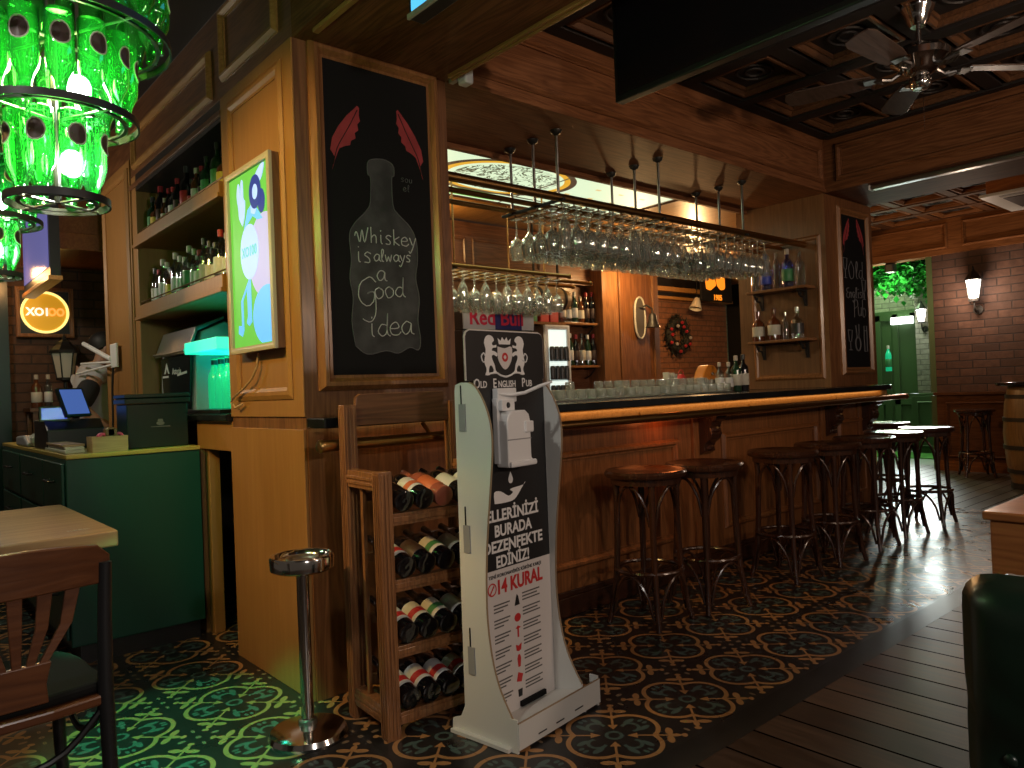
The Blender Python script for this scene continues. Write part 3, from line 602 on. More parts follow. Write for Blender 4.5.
# ================================================================== BAR STOOLS
def make_stool(label, wear='wood_stool'):
    t = thing('bar_stool', label, 'stool', group='bentwood stools along the bar')
    obj('seat', MB().lathe([(0.0, 0.738), (0.185, 0.738), (0.198, 0.734), (0.206, 0.742), (0.208, 0.756), (0.200, 0.768), (0.184, 0.770), (0.165, 0.764), (0.0, 0.762)], 32), 'wood_stool', t, 0, True)
    obj('seat_rim', MB().lathe([(0.158, 0.700), (0.176, 0.700), (0.178, 0.737), (0.158, 0.737), (0.158, 0.700)], 28), 'wood_stool', t, 0, True)
    obj('foot_ring', MB().ring(0.168, 0.27, 0.0115, 28), 'wood_stool', t, 0, True)
    for k in range(4):
        a = PI / 4 + k * PI / 2 + 0.35; c, s = math.cos(a), math.sin(a)
        obj('leg', MB().tube([(0.158 * c, 0.158 * s, 0.742), (0.150 * c, 0.150 * s, 0.62), (0.155 * c, 0.155 * s, 0.40), (0.168 * c, 0.168 * s, 0.20), (0.195 * c, 0.195 * s, 0.06), (0.212 * c, 0.212 * s, 0.0)], [0.017, 0.017, 0.0165, 0.016, 0.015, 0.014], 10), 'wood_stool', t, 0, True)
        a2 = a + PI / 2
        def arch(z0, z1, r0, r1):
            p = []
            for i in range(13):
                u = i / 12; ang = a + 0.09 + (PI / 2 - 0.18) * u; h = math.sin(PI * u) ** 0.55
                r = r0 + (r1 - r0) * h; p.append((r * math.cos(ang), r * math.sin(ang), z0 + (z1 - z0) * h))
            return p
        obj('arch_brace', MB().tube(arch(0.50, 0.695, 0.150, 0.150), 0.008, 8), 'wood_stool', t, 0, True)
        obj('arch_brace', MB().tube(arch(0.05, 0.255, 0.186, 0.166), 0.008, 8), 'wood_stool', t, 0, True)
    return t
SN = ['dark round bar stool nearest the white sanitiser stand', 'second dark bar stool from the white stand, close beside the nearest stool', 'third dark bar stool from the white stand, just past the wide gap',
      'fourth dark bar stool from the white stand, middle of the row', 'fifth dark bar stool from the white stand, before the corbel', 'sixth bar stool from the white stand, orange glint on its seat rim',
      'seventh bar stool, pulled out from the bar with bright daylight on its seat', 'last bar stool, tucked behind the counter end by the green doorway']
st = make_stool(SN[0]); st.location = (3.0, 2.45, 0); st.rotation_euler = (0, 0, -.28)
for (x, y, a), lb in zip(((3.42, 2.39, -.55), (4.22, 2.38, -.38), (4.77, 2.37, -.45), (5.33, 2.38, -.35), (5.88, 2.40, -.5), (6.44, 2.38, -.3), (7.0, 2.93, 0.5)), SN[1:]): dup(st, (x, y, 0), a, lb)
dup(st, (9.60, 3.02, 0), 0.2, 'dark bar stool standing alone against the brick wall below the lit sconce', 'stools by the brick wall')

# ================================================================== CHALKBOARDS
def strokes(mb, lines, m, r):
    for ln in lines:
        p = [m @ Vector((a, b, 0.0)) for a, b in ln]
        if len(p) > 1: mb.tube(p, r, 5)
    return mb
def smooth(pts, n=5):
    out = []; P = [pts[0]] + list(pts) + [pts[-1]]
    for i in range(1, len(P) - 2):
        for k in range(n):
            t = k / n; q = []
            for d in range(len(pts[0])):
                a, b, c, e = P[i - 1][d], P[i][d], P[i + 1][d], P[i + 2][d]
                q.append(0.5 * (2 * b + (c - a) * t + (2 * a - 5 * b + 4 * c - e) * t * t + (3 * b - a - 3 * c + e) * t ** 3))
            out.append(tuple(q))
    out.append(tuple(pts[-1])); return out
GL = {  # handwriting, unit box about 0.7 wide, x-height 0.55, cap 1.0
 'a': [[(.55, .5), (.3, .58), (.05, .3), (.2, .02), (.45, .15), (.56, .5), (.55, .12), (.7, .02)]], 'b': [[(.1, 1), (.1, 0), (.4, 0), (.5, .3), (.3, .5), (.1, .35)]],
 'd': [[(.5, .45), (.25, .5), (.05, .2), (.25, 0), (.48, .2), (.55, 1.0), (.5, .2), (.65, 0)]], 'e': [[(.05, .28), (.5, .35), (.35, .58), (.08, .4), (.1, .08), (.4, 0), (.6, .15)]],
 'h': [[(.1, 1.0), (.1, 0)], [(.1, .3), (.3, .52), (.45, .4), (.45, 0)]], 'i': [[(.2, .55), (.2, .1), (.3, 0)], [(.2, .78), (.21, .84)]], 'k': [[(.1, 1.0), (.1, 0)], [(.5, .55), (.12, .28), (.5, 0)]],
 'l': [[(.15, 0.2), (.35, .8), (.25, 1.0), (.15, .7), (.18, .1), (.35, 0)]], 'n': [[(.1, .55), (.1, 0)], [(.1, .3), (.3, .55), (.45, .4), (.45, 0)]], 'o': [[(.3, .56), (.06, .35), (.2, .0), (.48, .1), (.52, .4), (.3, .56), (.45, .45)]],
 'p': [[(.1, .55), (.1, -.4)], [(.1, .4), (.35, .55), (.5, .3), (.3, .0), (.1, .12)]], 's': [[(.5, .5), (.3, .58), (.12, .42), (.4, .22), (.38, .02), (.1, .03)]], 'u': [[(.1, .55), (.12, .1), (.3, 0), (.48, .2), (.5, .55), (.5, 0)]],
 'w': [[(.05, .55), (.18, 0), (.35, .4), (.5, 0), (.65, .58)]], 'y': [[(.08, .55), (.28, .1)], [(.55, .58), (.3, -.1), (.1, -.42), (.0, -.3)]], 'g': [[(.5, .5), (.2, .55), (.08, .2), (.3, .02), (.5, .4), (.48, -.3), (.2, -.42), (.05, -.25)]],
 'W': [[(-.1, .35), (.0, .6), (.1, .45), (.25, .0), (.42, .75), (.58, .0), (.85, .95)]], 'G': [[(.75, .85), (.5, 1.0), (.15, .75), (.08, .3), (.35, .02), (.62, .18), (.66, .5), (.4, .45), (.68, .48), (.7, -.2), (.5, -.5), (.2, -.42)]],
 'O': [[(.4, 1), (.08, .6), (.25, .02), (.62, .1), (.7, .6), (.4, 1), (.55, .85)]], 'E': [[(.6, .95), (.2, .9), (.1, .65), (.4, .52), (.1, .4), (.1, .1), (.4, 0), (.65, .15)]], 'P': [[(.2, 1), (.15, -.1)], [(.1, .9), (.55, 1.0), (.65, .65), (.2, .45)]]}
def write(mb, word, m, size, r, adv=0.68, wobble=0.04, slope=0.0):
    x = 0.0
    for ch in word:
        if ch != ' ':
            for ln in GL[ch]:
                q = [((x + a) * size, (b + slope * x + random.uniform(-wobble, wobble) * 0.3) * size) for a, b in smooth(ln, 4)]
                strokes(mb, [q], m, r)
        x += {'i': 0.45, 'l': 0.45, ' ': 0.45, 'W': 0.95, 'G': 0.9, 'w': 0.8, 'O': 0.85}.get(ch, adv)
    return mb
def feather(mb, sh, m, s=1):
    m = m @ Matrix.Diagonal((1.2, 1.1, 1, 1))
    # leaf outline: quill low, tip high
    edge = [(0, 0), (.012, .05), (-.004, .075), (.004, .12), (.03, .17), (.062, .215), (.105, .262), (.112, .255), (.110, .225), (.114, .205), (.103, .19), (.106, .168), (.092, .155), (.094, .135), (.076, .122), (.072, .105), (.052, .098), (.03, .085), (.016, .05)]
    n = len(edge); c = (.055, .14)
    v = [m @ Vector((s * a, b, 0.0012)) for a, b in edge] + [m @ Vector((s * a, b, -0.001)) for a, b in edge]
    # triangulated strip around the shaft
    sh_pts = [(.006, .02), (.02, .08), (.045, .13), (.075, .185), (.104, .245)]
    mb.add(v, [tuple(range(n)), tuple(range(2 * n - 1, n - 1, -1))] + [(i, i + n, (i + 1) % n + n, (i + 1) % n) for i in range(n)])
    sh.tube([m @ Vector((s * a, b, 0.002)) for a, b in smooth(sh_pts, 3)], 0.0022, 5)
def chalkboard(label, x0, x1, z0, z1, fw, y, group=None):
    t = thing('chalkboard', label, 'chalkboard', ((x0 + x1) / 2, y, z0)); o = ((x0 + x1) / 2, y, z0)
    obj('frame', loc(MB().frame(x0 - fw, x1 + fw, z0 - fw, z1 + fw, fw, y, y - 0.032, 'xz'), o), 'wood_mold', t)
    obj('slate', loc(MB().box(x0 - 0.004, x1 + 0.004, y - 0.010, y, z0 - 0.004, z1 + 0.004), o), 'slate', t)
    return t, o
cb, o = chalkboard('framed chalkboard with a chalk bottle drawing and a whiskey saying on left pillar', 1.445, 1.955, 1.285, 2.578, 0.062, YF)
m = Matrix.Translation((-o[0], -o[1], -o[2])) @ basis((1.445, YF - 0.0105, 1.285), (1, 0, 0), (0, 0, 1))
bt = [(.105, .12), (.16, .085), (.25, .10), (.31, .09), (.37, .115), (.415, .105), (.428, .15), (.418, .24), (.43, .33), (.415, .42), (.428, .50), (.425, .585), (.395, .645), (.335, .695), (.312, .73), (.310, .845), (.322, .86), (.318, .905), (.27, .922), (.20, .905), (.192, .85), (.205, .83), (.200, .73), (.175, .685), (.125, .635), (.095, .58), (.100, .48), (.090, .40), (.102, .32), (.092, .22)]
bts = smooth(bt + [bt[0]], 4)[:-1]
mb = MB(); n = len(bts); v = [m @ Vector((a, b, 0.0010)) for a, b in bts] + [m @ Vector((a, b, -0.0008)) for a, b in bts]
mb.add(v, [tuple(range(n)), tuple(range(2 * n - 1, n - 1, -1))] + [(i, i + n, (i + 1) % n + n, (i + 1) % n) for i in range(n)])
dr = obj('chalk_bottle_drawing', mb, 'chalk_fill', cb)
obj('chalk_outline', MB().tube([m @ Vector((a, b, 0.0014)) for a, b in bts], 0.0024, 5, True), 'chalk_edge', dr)
lt = MB()
for wd, x, z, s, sl in (('Whiskey', .125, .555, .068, .015), ('is', .118, .470, .078, 0), ('always', .205, .480, .052, .06), ('a', .215, .398, .075, 0), ('G', .118, .285, .125, 0), ('ood', .200, .322, .085, .12), ('idea', .165, .160, .098, .07)):
    write(lt, wd, m @ Matrix.Translation((x, z, 0.003)), s, 0.0023, 0.60, 0.04, sl)
obj('lettering', lt, 'chalk', cb, label='white chalk handwriting')
l2 = MB(); write(l2, 'sou', m @ Matrix.Translation((.355, .84, 0.003)), .030, 0.0011, .7); write(l2, 'el', m @ Matrix.Translation((.365, .80, 0.003)), .030, 0.0011, .7); obj('small_scribble', l2, 'chalk_dim', cb)
for dx, z, s in ((.028, .84, 1.0), (.474, .866, -0.95)):
    fb, fs = MB(), MB(); feather(fb, fs, m @ Matrix.Translation((dx, z, 0)), s)
    f = obj('red_feather', fb, 'feather', cb); obj('shaft', fs, 'feather_shaft', f)
cb2, o = chalkboard('tall narrow chalkboard with old english lettering and glass drawings on right pillar', 5.93, 6.37, 1.27, 2.50, 0.06, YF)
m = Matrix.Translation((-o[0], -o[1], -o[2])) @ basis((5.93, YF - 0.0105, 1.27), (1, 0, 0), (0, 0, 1))
lt = MB()
for wd, x, z, s, sl in (('Old', .10, .72, .14, .05), ('English', .05, .56, .085, .04), ('Pub', .16, .42, .13, .02)): write(lt, wd, m @ Matrix.Translation((x, z, 0.003)), s, 0.0032, .62, .04, sl)
obj('lettering', lt, 'chalk_dim', cb2)
for gx, gz in ((.37, .56), (.09, .14), (.05, .72)):
    gd = MB()
    strokes(gd, [[(gx - .035, gz + .16), (gx + .035, gz + .16), (gx + .02, gz + .07), (gx - .02, gz + .07), (gx - .035, gz + .16)], [(gx, gz + .07), (gx, gz)], [(gx - .025, gz), (gx + .025, gz)]], m @ Matrix.Translation((0, 0, .003)), 0.0035)
    obj('glass_drawing', gd, 'chalk_dim', cb2)
gd = MB()
strokes(gd, [[(.34, .13), (.39, .13), (.39, .34), (.34, .34), (.34, .13)], [(.35, .30), (.38, .30)], [(.19, .34), (.21, .24)], [(.25, .35), (.24, .24)]], m @ Matrix.Translation((0, 0, .003)), 0.0045)
obj('bottle_drawing', gd, 'chalk_dim', cb2); gd = MB()
gd.tube([m @ Vector((.225 + .045 * math.cos(t), .19 + .055 * math.sin(t), .003)) for t in [k * PI / 10 for k in range(20)]], 0.006, 6, True)
obj('round_drawing', gd, 'chalk_dim', cb2)
for dx, z, s in ((.04, .92, 0.85), (.40, .93, -0.85)):
    fb, fs = MB(), MB(); feather(fb, fs, m @ Matrix.Translation((dx, z, 0)), s)
    f = obj('red_feather', fb, 'feather', cb2); obj('shaft', fs, 'feather_shaft', f)

# ================================================================== helpers for flat prints and bottles
def flat(poly, m, d0=0.0, d1=0.001):
    mb = MB(); mb.m = m; mb.prism(poly, d0, d1, 'xy'); mb.m = Matrix.Identity(4); return mb
def circ(cx, cy, rx, ry=None, n=28, lim=None):
    ry = ry or rx; p = [(cx + rx * math.cos(2 * PI * i / n), cy + ry * math.sin(2 * PI * i / n)) for i in range(n)]
    if lim: p = [(min(max(a, lim[0]), lim[1]), min(max(b, lim[2]), lim[3])) for a, b in p]
    return p
def ringpoly(mb, cx, cy, r0, r1, m, d, ry=1.0, n=28):
    mb.m = m; v = []; f = []
    for i in range(n):
        c, s = math.cos(2 * PI * i / n), math.sin(2 * PI * i / n); v += [(cx + r0 * c, cy + r0 * s * ry, d), (cx + r1 * c, cy + r1 * s * ry, d)]
    for i in range(n): j = (i + 1) % n; f.append((2 * i, 2 * i + 1, 2 * j + 1, 2 * j))
    mb.add(v, f); mb.m = Matrix.Identity(4); return mb
BP = {  # radius, height profiles (unit height)
 'wine': [(0.0, 0.012), (.10, 0), (.122, .012), (.125, .03), (.125, .56), (.118, .63), (.075, .72), (.048, .78), (.044, .86), (.044, .985), (.03, 1.0), (0, 1.0)],
 'spirit': [(0, .01), (.13, 0), (.145, .015), (.145, .58), (.135, .65), (.085, .72), (.052, .76), (.048, .90), (.055, .905), (.055, .99), (0, 1.0)],
 'square': [(0, .01), (.17, 0), (.19, .02), (.195, .46), (.19, .56), (.15, .64), (.07, .70), (.06, .74), (.06, .84), (.075, .845), (.075, .99), (0, 1.0)],
 'slim': [(0, .01), (.10, 0), (.11, .01), (.11, .60), (.10, .68), (.055, .78), (.045, .82), (.045, .93), (.05, .935), (.05, .99), (0, 1.0)],
 'beer': [(0, .012), (.115, 0), (.13, .015), (.13, .58), (.118, .66), (.075, .76), (.056, .84), (.052, .95), (.062, .955), (.062, .985), (.05, 1.0), (0, 1.0)]}
def bottle(label, shape, h, mat, lab=None, cap=None, band=None, group=None, cat='bottle', name='liquor_bottle', n=16):
    t = thing(name, label, cat, group=group); pr = [(r * h, z * h) for r, z in BP[shape]]
    b = obj('body', MB().lathe(pr, n), mat, t, 0, True)
    R = max(r for r, z in pr)
    if lab: obj('label', MB().lathe([(R - .001, h * .16), (R + .0012, h * .17), (R + .0012, h * .47), (R - .001, h * .48)], n, cap=False), lab, t, 0, True)
    if band: obj('label_band', MB().lathe([(R - .001, h * .22), (R + .002, h * .225), (R + .002, h * .32), (R - .001, h * .325)], n, cap=False), band, t, 0, True)
    if cap:
        rc = min(r for r, z in pr if r > .01 * h and z > .7 * h)
        obj('cap', MB().lathe([(rc, h * .86), (rc + .003, h * .865), (rc + .003, h * .995), (rc * .6, h * 1.006), (0, h * 1.006)], n), cap, t, 0, True)
    return t

# ================================================================== LIGHT BOX on the left pillar
lb = thing('light_box', 'lit poster box with green music artwork on the left pillar side', 'sign', (XL - 0.036, 3.13, 1.40))
o = (XL - 0.036, 3.13, 1.40)
Y0, Y1, Z0, Z1 = 2.892, 3.368, 1.405, 2.20
obj('case', loc(MB().box(1.272, XL - 0.0225, Y0, Y1, Z0, Z1), o), 'wood_pillar', lb)
obj('frame', loc(MB().frame(Y0 - .002, Y1 + .002, Z0 - .002, Z1 + .002, 0.026, 1.272, 1.256, 'yz', 0.9), o), 'foil_cream', lb)
obj('wall_bracket', loc(MB().box(XL - 0.022, XL - 0.009, 2.98, 3.02, 1.6, 2.0).box(XL - 0.022, XL - 0.009, 3.22, 3.26, 1.6, 2.0), o), 'black', lb)
W_, H_ = Y1 - Y0 - .052, Z1 - Z0 - .052
m = Matrix.Translation((-o[0], -o[1], -o[2])) @ basis((1.2715, Y1 - .026, Z0 + .026), (0, -1, 0), (0, 0, 1))
pn = obj('lit_panel', flat([(0, 0), (W_, 0), (W_, H_), (0, H_)], m, 0, .003), 'art_green', lb)
L4 = (0.004, W_ - .004, 0.004, H_ - .004)
def art(name, poly, mat, d): obj(name, flat(poly, m, .003, .003 + d), mat, pn)
art('lilac_disc', circ(.36, .365, .165, .175, lim=L4), 'art_lilac', .0010)
art('blue_disc', circ(.37, .115, .15, .125, lim=L4), 'art_blue', .0012)
art('oval_badge', circ(.205, .40, .098, .118), 'art_pale', .0018)
art('raised_hand', smooth([(.14, .52), (.105, .56), (.10, .60), (.085, .66), (.10, .71), (.118, .70), (.125, .65), (.135, .715), (.155, .712), (.158, .64), (.175, .62), (.165, .56), (.14, .52)], 4)[:-1], 'art_pale', .0016)
art('sleeve', [(.155, .505), (.20, .58), (.255, .60), (.30, .565), (.355, .515), (.30, .52), (.25, .545)], 'art_blue', .0014)
art('arm', smooth([(.235, .56), (.235, .62), (.255, .68), (.30, .715), (.355, .74), (.385, .735), (.36, .69), (.32, .66), (.30, .60), (.28, .55), (.235, .56)], 4)[:-1], 'art_pale', .0017)
obj('navy_ring', ringpoly(MB(), .285, .64, .028, .062, m, .0052, 1.15), 'art_navy', pn)
art('navy_dots', circ(.345, .59, .035, .05), 'art_navy', .0012)
art('music_note', [(.055, .06), (.095, .045), (.115, .07), (.115, .20), (.165, .245), (.165, .13), (.15, .10), (.175, .085), (.205, .10), (.205, .28), (.19, .285), (.095, .20), (.095, .09), (.06, .095)], 'art_blue', .002)
obj('badge_text', text_mb('XO100', .062, m @ Matrix.Translation((.205, .40, .006)), .0006, 0.85, bold=.001), 'art_teal', pn)
cable = obj('loose_cable', MB().tube([(x, y, z) for x, y, z in [(1.30, 3.16, 1.40), (1.295, 3.17, 1.34), (1.29, 3.22, 1.29), (1.285, 3.30, 1.25), (1.285, 3.42, 1.215), (1.285, 3.46, 1.19), (1.29, 3.42, 1.165), (1.30, 3.36, 1.18)]], 0.005, 6), 'cardboard', None, 0, True)
tag(cable, 'thin pale cable hanging loose below the lit poster box', 'cable')

# ================================================================== ASHTRAY STAND
a = thing('ashtray_stand', 'round chrome standing ashtray on a tube pole beside the left pillar', 'ashtray', (1.165, 2.515, 0))
obj('base', MB().lathe([(0, 0), (.135, 0), (.138, .012), (.130, .028), (.10, .036), (.06, .040), (.03, .046), (0, .046)], 36), 'chrome', a, 0, True)
obj('pole', MB().lathe([(.022, .044), (.022, .585)], 20), 'chrome', a, 0, True)
obj('collar', MB().lathe([(.022, .045), (.032, .045), (.032, .062), (.022, .066)], 20), 'steel', a, 0, True)
obj('bowl', MB().lathe([(0, .588), (.100, .590), (.110, .597), (.112, .636), (.108, .644), (.098, .640), (.090, .627), (.03, .617), (0, .617)], 36), 'chrome', a, 0, True)
obj('inner_grate', MB().lathe([(0, .618), (.045, .619), (.055, .628), (.058, .634), (.048, .632), (.04, .624), (0, .624)], 28), 'steel', a, 0, True)

# ================================================================== WINE RACK and its bottles
RKL = Matrix.Translation((1.337, 2.262, 0)) @ Matrix.Rotation(math.radians(-3.5), 4, 'Z')
rk = thing('wine_rack', 'wooden wine rack with four shelves beside the white sanitiser stand', 'rack', (1.337, 2.262, 0), math.radians(-3.5))
RW, RD = 0.52, 0.305
def post(x, y, h):
    mb = MB().box(x, x + .052, y, y + .046, 0, h)
    for k in (.012, .026, .040): mb.box(x - .003, x, y + k - .004, y + k + .004, .01, h - .01).box(x + k - .004, x + k + .004, y - .003, y, .01, h - .01)
    return mb
obj('post', post(0, 0, .93), 'wood_rack', rk, .002); obj('post', post(RW - .052, 0, .93), 'wood_rack', rk, .002)
obj('post', post(0, RD - .046, 1.165), 'wood_rack', rk, .002); obj('post', post(RW - .052, RD - .046, 1.165), 'wood_rack', rk, .002)
tb = [(.054, 1.085), (RW - .054, 1.085), (RW - .054, 1.165), (RW - .058, 1.192), (RW - .075, 1.205), (.075, 1.205), (.058, 1.192), (.054, 1.165)]
obj('top_board', MB().prism(tb, RD - .036, RD - .014, 'xz'), 'wood_x', rk, .003)
for x in (0, RW - .052):
    for z0, z1 in ((.862, .925), (.05, .115)):
        sr = MB().box(x + .004, x + .044, .047, RD - .047, z0, z1)
        for k in (.3, .6): sr.box(x, x + .004, .047, RD - .047, z0 + (z1 - z0) * k - .005, z0 + (z1 - z0) * k + .007)
        obj('side_rail', sr, 'wood_rack', rk, .002)
    obj('side_slat', MB().box(x + .018, x + .032, .165, .185, .116, .861), 'wood_rack', rk, .001)
RZ = (.738, .506, .275, .045)
for z in RZ:
    obj('front_rail', MB().box(.053, RW - .053, .004, .040, z, z + .042).box(.053, RW - .053, .001, .004, z + .012, z + .030), 'wood_rack', rk, .002)
    obj('rear_rail', MB().box(.053, RW - .053, RD - .044, RD - .016, z + .060, z + .095), 'wood_rack', rk, .002)
rowname = ['top', 'second', 'third', 'bottom']
kinds = [[('glass_wine', None, None, 'foil_dark', 'plain dark'), ('glass_wine', 'label_white', 'label_orange', 'foil_dark', 'white and orange labelled'), ('glass_rose', 'label_orange', None, 'foil_cream', 'pink rose'), ('glass_wine', 'label_white', None, 'foil_cream', 'white labelled dark'), ('glass_wine', 'label_white', None, 'foil_cream', 'white labelled dark')],
         [('glass_wine', 'label_white', 'label_red', 'foil_red', 'red banded white labelled'), ('glass_wine', 'label_brown', None, 'foil_cream', 'grey ribbed dark labelled'), ('glass_wine', 'label_cream', 'label_green', 'foil_cream', 'cream and green labelled'), ('glass_wine', 'label_cream', None, 'foil_dark', 'cream labelled'), ('glass_wine', 'label_cream', None, 'foil_dark', 'cream labelled')],
         [('glass_wine', 'label_white', 'label_red', 'foil_red', 'red banded white labelled'), ('glass_wine', 'label_cream', 'label_red', 'foil_cream', 'cream and red labelled'), ('glass_wine', 'label_cream', 'label_green', 'foil_cream', 'cream and green labelled'), ('glass_wine', 'label_white', None, 'foil_dark', 'white labelled'), ('glass_wine', 'label_white', None, 'foil_dark', 'white labelled')],
         [('glass_wine', 'label_white', 'label_red', 'foil_cream', 'red banded white labelled'), ('glass_wine', 'label_white', 'label_red', 'foil_cream', 'white and red labelled'), ('glass_wine', 'label_white', 'label_red', 'foil_dark', 'white and red labelled'), ('glass_wine', 'label_white', 'label_red', 'foil_dark', 'white and red labelled'), ('glass_wine', 'label_white', None, 'foil_dark', 'white labelled')]]
tilt = math.atan2(0.055, RD - .05)
for r, z in enumerate(RZ):
    for k in range(5):
        g, lab, bd, cp, dsc = kinds[r][k]
        t = bottle('%s wine bottle lying %s from the left on the %s rack shelf' % (dsc, ORD[k], rowname[r]), 'wine', 0.31, g, lab, cp, bd, 'wine bottles lying in the rack', 'wine bottle', 'wine_bottle', 20)
        lx = .0945 + k * .0815
        t.matrix_world = RKL @ Matrix.Translation((lx, -.012, z + .042 + .0405)) @ Matrix.Rotation(-PI / 2 + tilt, 4, 'X') @ Matrix.Rotation(0.6, 4, 'Z')

# ================================================================== HAND SANITISER STAND
sd = thing('sanitiser_stand', 'white cardboard hand sanitiser stand with black printed header', 'sanitiser stand', (1.60, 1.89, 0), math.radians(8.5))
SW = 0.388
PY = .135
front = [(.012, .10), (.066, .19), (.100, .30), (.115, .46), (.104, .666), (.078, .867), (.062, 1.00), (.066, 1.085), (.090, 1.155), (.128, 1.212), (.160, 1.228)]
side = smooth(front, 4) + [(.195, 1.23), (.222, 1.222), (.226, 1.20), (.234, .10), (.255, .06), (.295, .045), (.30, .0), (0.0, .0)]
for x, nm in ((0, 'left'), (SW, 'right')):
    sb = obj('side_board', MB().prism([(y, z) for y, z in side], x, x + .008, 'yz'), 'white_board', sd)
    e = MB().tube([(x + .004, y - .0015, z) for y, z in smooth(front, 4)], .0042, 4); obj('brown_cut_edge', e, 'board_edge', sb)
    xs = x - .0045 if x == 0 else x + .008
    for z in (1.06, .64, .22):
        k_ = obj('slot_tab', MB().box(xs, xs + .0045, .175, .205, z, z + .095), 'grey_plastic', sb); obj('slot_cut', MB().box(xs + .001, xs + .0035, .192, .196, z + .095, z + .16), 'black', sb)
pnl = obj('front_panel', MB().box(.009, SW - .001, PY, PY + .006, .05, 1.19).prism([(-.034, 1.2355), (SW + .006, 1.2355), (SW + .006, 1.385), (SW - .002, 1.402), (SW - .018, 1.410), (-.010, 1.410), (-.026, 1.402), (-.034, 1.385)], PY, PY + .006, 'xz').box(.009, SW - .001, PY, PY + .006, 1.19, 1.236), 'print_paper', sd)
obj('header_edge', MB().tube([(-.034, PY + .003, 1.24), (-.034, PY + .003, 1.385), (-.026, PY + .003, 1.402), (-.010, PY + .003, 1.410), (SW - .018, PY + .003, 1.410)], .003, 5), 'foil_cream', pnl)
m = basis((0.0, PY - .0002, 0.0), (1, 0, 0), (0, 0, 1))
obj('black_print', flat([(.010, .57), (SW - .003, .57), (SW - .003, 1.2355), (SW + .004, 1.2355), (SW + .004, 1.385), (SW - .003, 1.400), (SW - .018, 1.407), (-.010, 1.407), (-.024, 1.400), (-.031, 1.385), (-.031, 1.2355), (.010, 1.2355)], m, 0, .0008), 'print_black', pnl)
def ptext(name, s, x, z, size, mat, wd=1.0, bold=0.0, fit=None):
    mb = text_mb(s, size, Matrix.Identity(4), .0004, wd, 'CENTER', bold)
    if fit:
        xs = [q[0] for q in mb.v]; k = fit / (max(xs) - min(xs)); mb.v = [(q[0] * k, q[1], q[2]) for q in mb.v]
    r = MB(); r.m = m @ Matrix.Translation((x, z, .0012)); r.add(mb.v, mb.f); r.m = Matrix.Identity(4); obj(name, r, mat, pnl)
for a_, b_, x1, x2, x3 in (('O', 'LD', .018, .052, .0), ('E', 'NGLISH', .110, .176, .0), ('P', 'UB', .268, .300, .0)):
    ptext('pub_name', a_, x1, 1.222, .046, 'print_white', .85, .0006); ptext('pub_name', b_, x2, 1.219, .033, 'print_white', .85, .0006)
for s_, z, x, wd in (('ELLERİNİZİ', .756, .182, .285), ('BURADA', .702, .180, .205), ('DEZENFEKTE', .648, .180, .325), ('EDİNİZ!', .594, .172, .180)): ptext('slogan', s_, x, z, .056, 'print_white', .80, .0016, wd)
# drop and open hand
obj('water_drop', flat(smooth([(.205, .99), (.193, .965), (.196, .952), (.205, .948), (.214, .952), (.217, .965), (.205, .99)], 4)[:-1], m @ Matrix.Translation((-.030, -.085, 0)), .0008, .0014), 'print_white', pnl)
obj('hand_pictogram', flat(smooth([(.115, .885), (.115, .925), (.15, .925), (.19, .905), (.215, .915), (.20, .925), (.215, .93), (.275, .935), (.285, .945), (.255, .915), (.22, .888), (.17, .883), (.115, .885)], 3)[:-1], m @ Matrix.Translation((-.030, -.085, 0)), .0008, .0014), 'print_white', pnl)
# crest: crown, shield, two rampant lions, ribbon
cx, cz = .170, 1.318
def mir(p, s): return [(cx + s * a, cz + b) for a, b in p]
for s in (-1, 1):
    lion = [(1.12 * a, b * 1.05) for a, b in smooth([(.040, .040), (.056, .037), (.060, .046), (.050, .054), (.056, .066), (.072, .072), (.088, .066), (.097, .046), (.090, .024), (.094, .002), (.098, -.020), (.090, -.038), (.090, -.050), (.096, -.062), (.074, -.062), (.079, -.050), (.075, -.034), (.066, -.030), (.056, -.044), (.059, -.058), (.040, -.056), (.047, -.046), (.051, -.028), (.060, -.012), (.063, .002), (.052, .006), (.040, .0), (.036, .010), (.050, .018), (.062, .020), (.057, .029), (.040, .031), (.040, .040)], 2)[:-1]]
    obj('crest_lion', flat(mir(lion, s), m, .0008, .0014), 'print_white', pnl)
    tl = smooth([(.094, -.01), (.115, -.02), (.125, 0.0), (.112, .012), (.106, .002)], 3)
    obj('crest_lion_tail', MB().tube([m @ Vector((cx + s * a, cz + b, .0014)) for a, b in tl], .0024, 5), 'print_white', pnl)
obj('crest_shield', flat(smooth([(cx - .038, cz + .036), (cx, cz + .030), (cx + .038, cz + .036), (cx + .038, cz - .005), (cx + .02, cz - .034), (cx, cz - .046), (cx - .02, cz - .034), (cx - .038, cz - .005), (cx - .038, cz + .036)], 3)[:-1], m, .0008, .0013), 'print_paper', pnl)
r_ = ringpoly(MB(), cx, cz - .002, .007, .0165, m, .0016); obj('crest_red_rose', r_, 'print_red', pnl)
obj('crest_crown', flat([(cx - .03, cz + .044), (cx + .03, cz + .044), (cx + .036, cz + .066), (cx + .02, cz + .056), (cx + .012, cz + .070), (cx, cz + .058), (cx - .012, cz + .070), (cx - .02, cz + .056), (cx - .036, cz + .066)], m, .0008, .0014), 'print_white', pnl)
rb = [(-.085, -.06), (-.05, -.058), (-.03, -.066), (0, -.072), (.03, -.066), (.05, -.058), (.085, -.06)]
obj('crest_ribbon', MB().tube([m @ Vector((cx + a, cz + b, .0014)) for a, b in smooth(rb, 3)], .0036, 5), 'print_white', pnl)
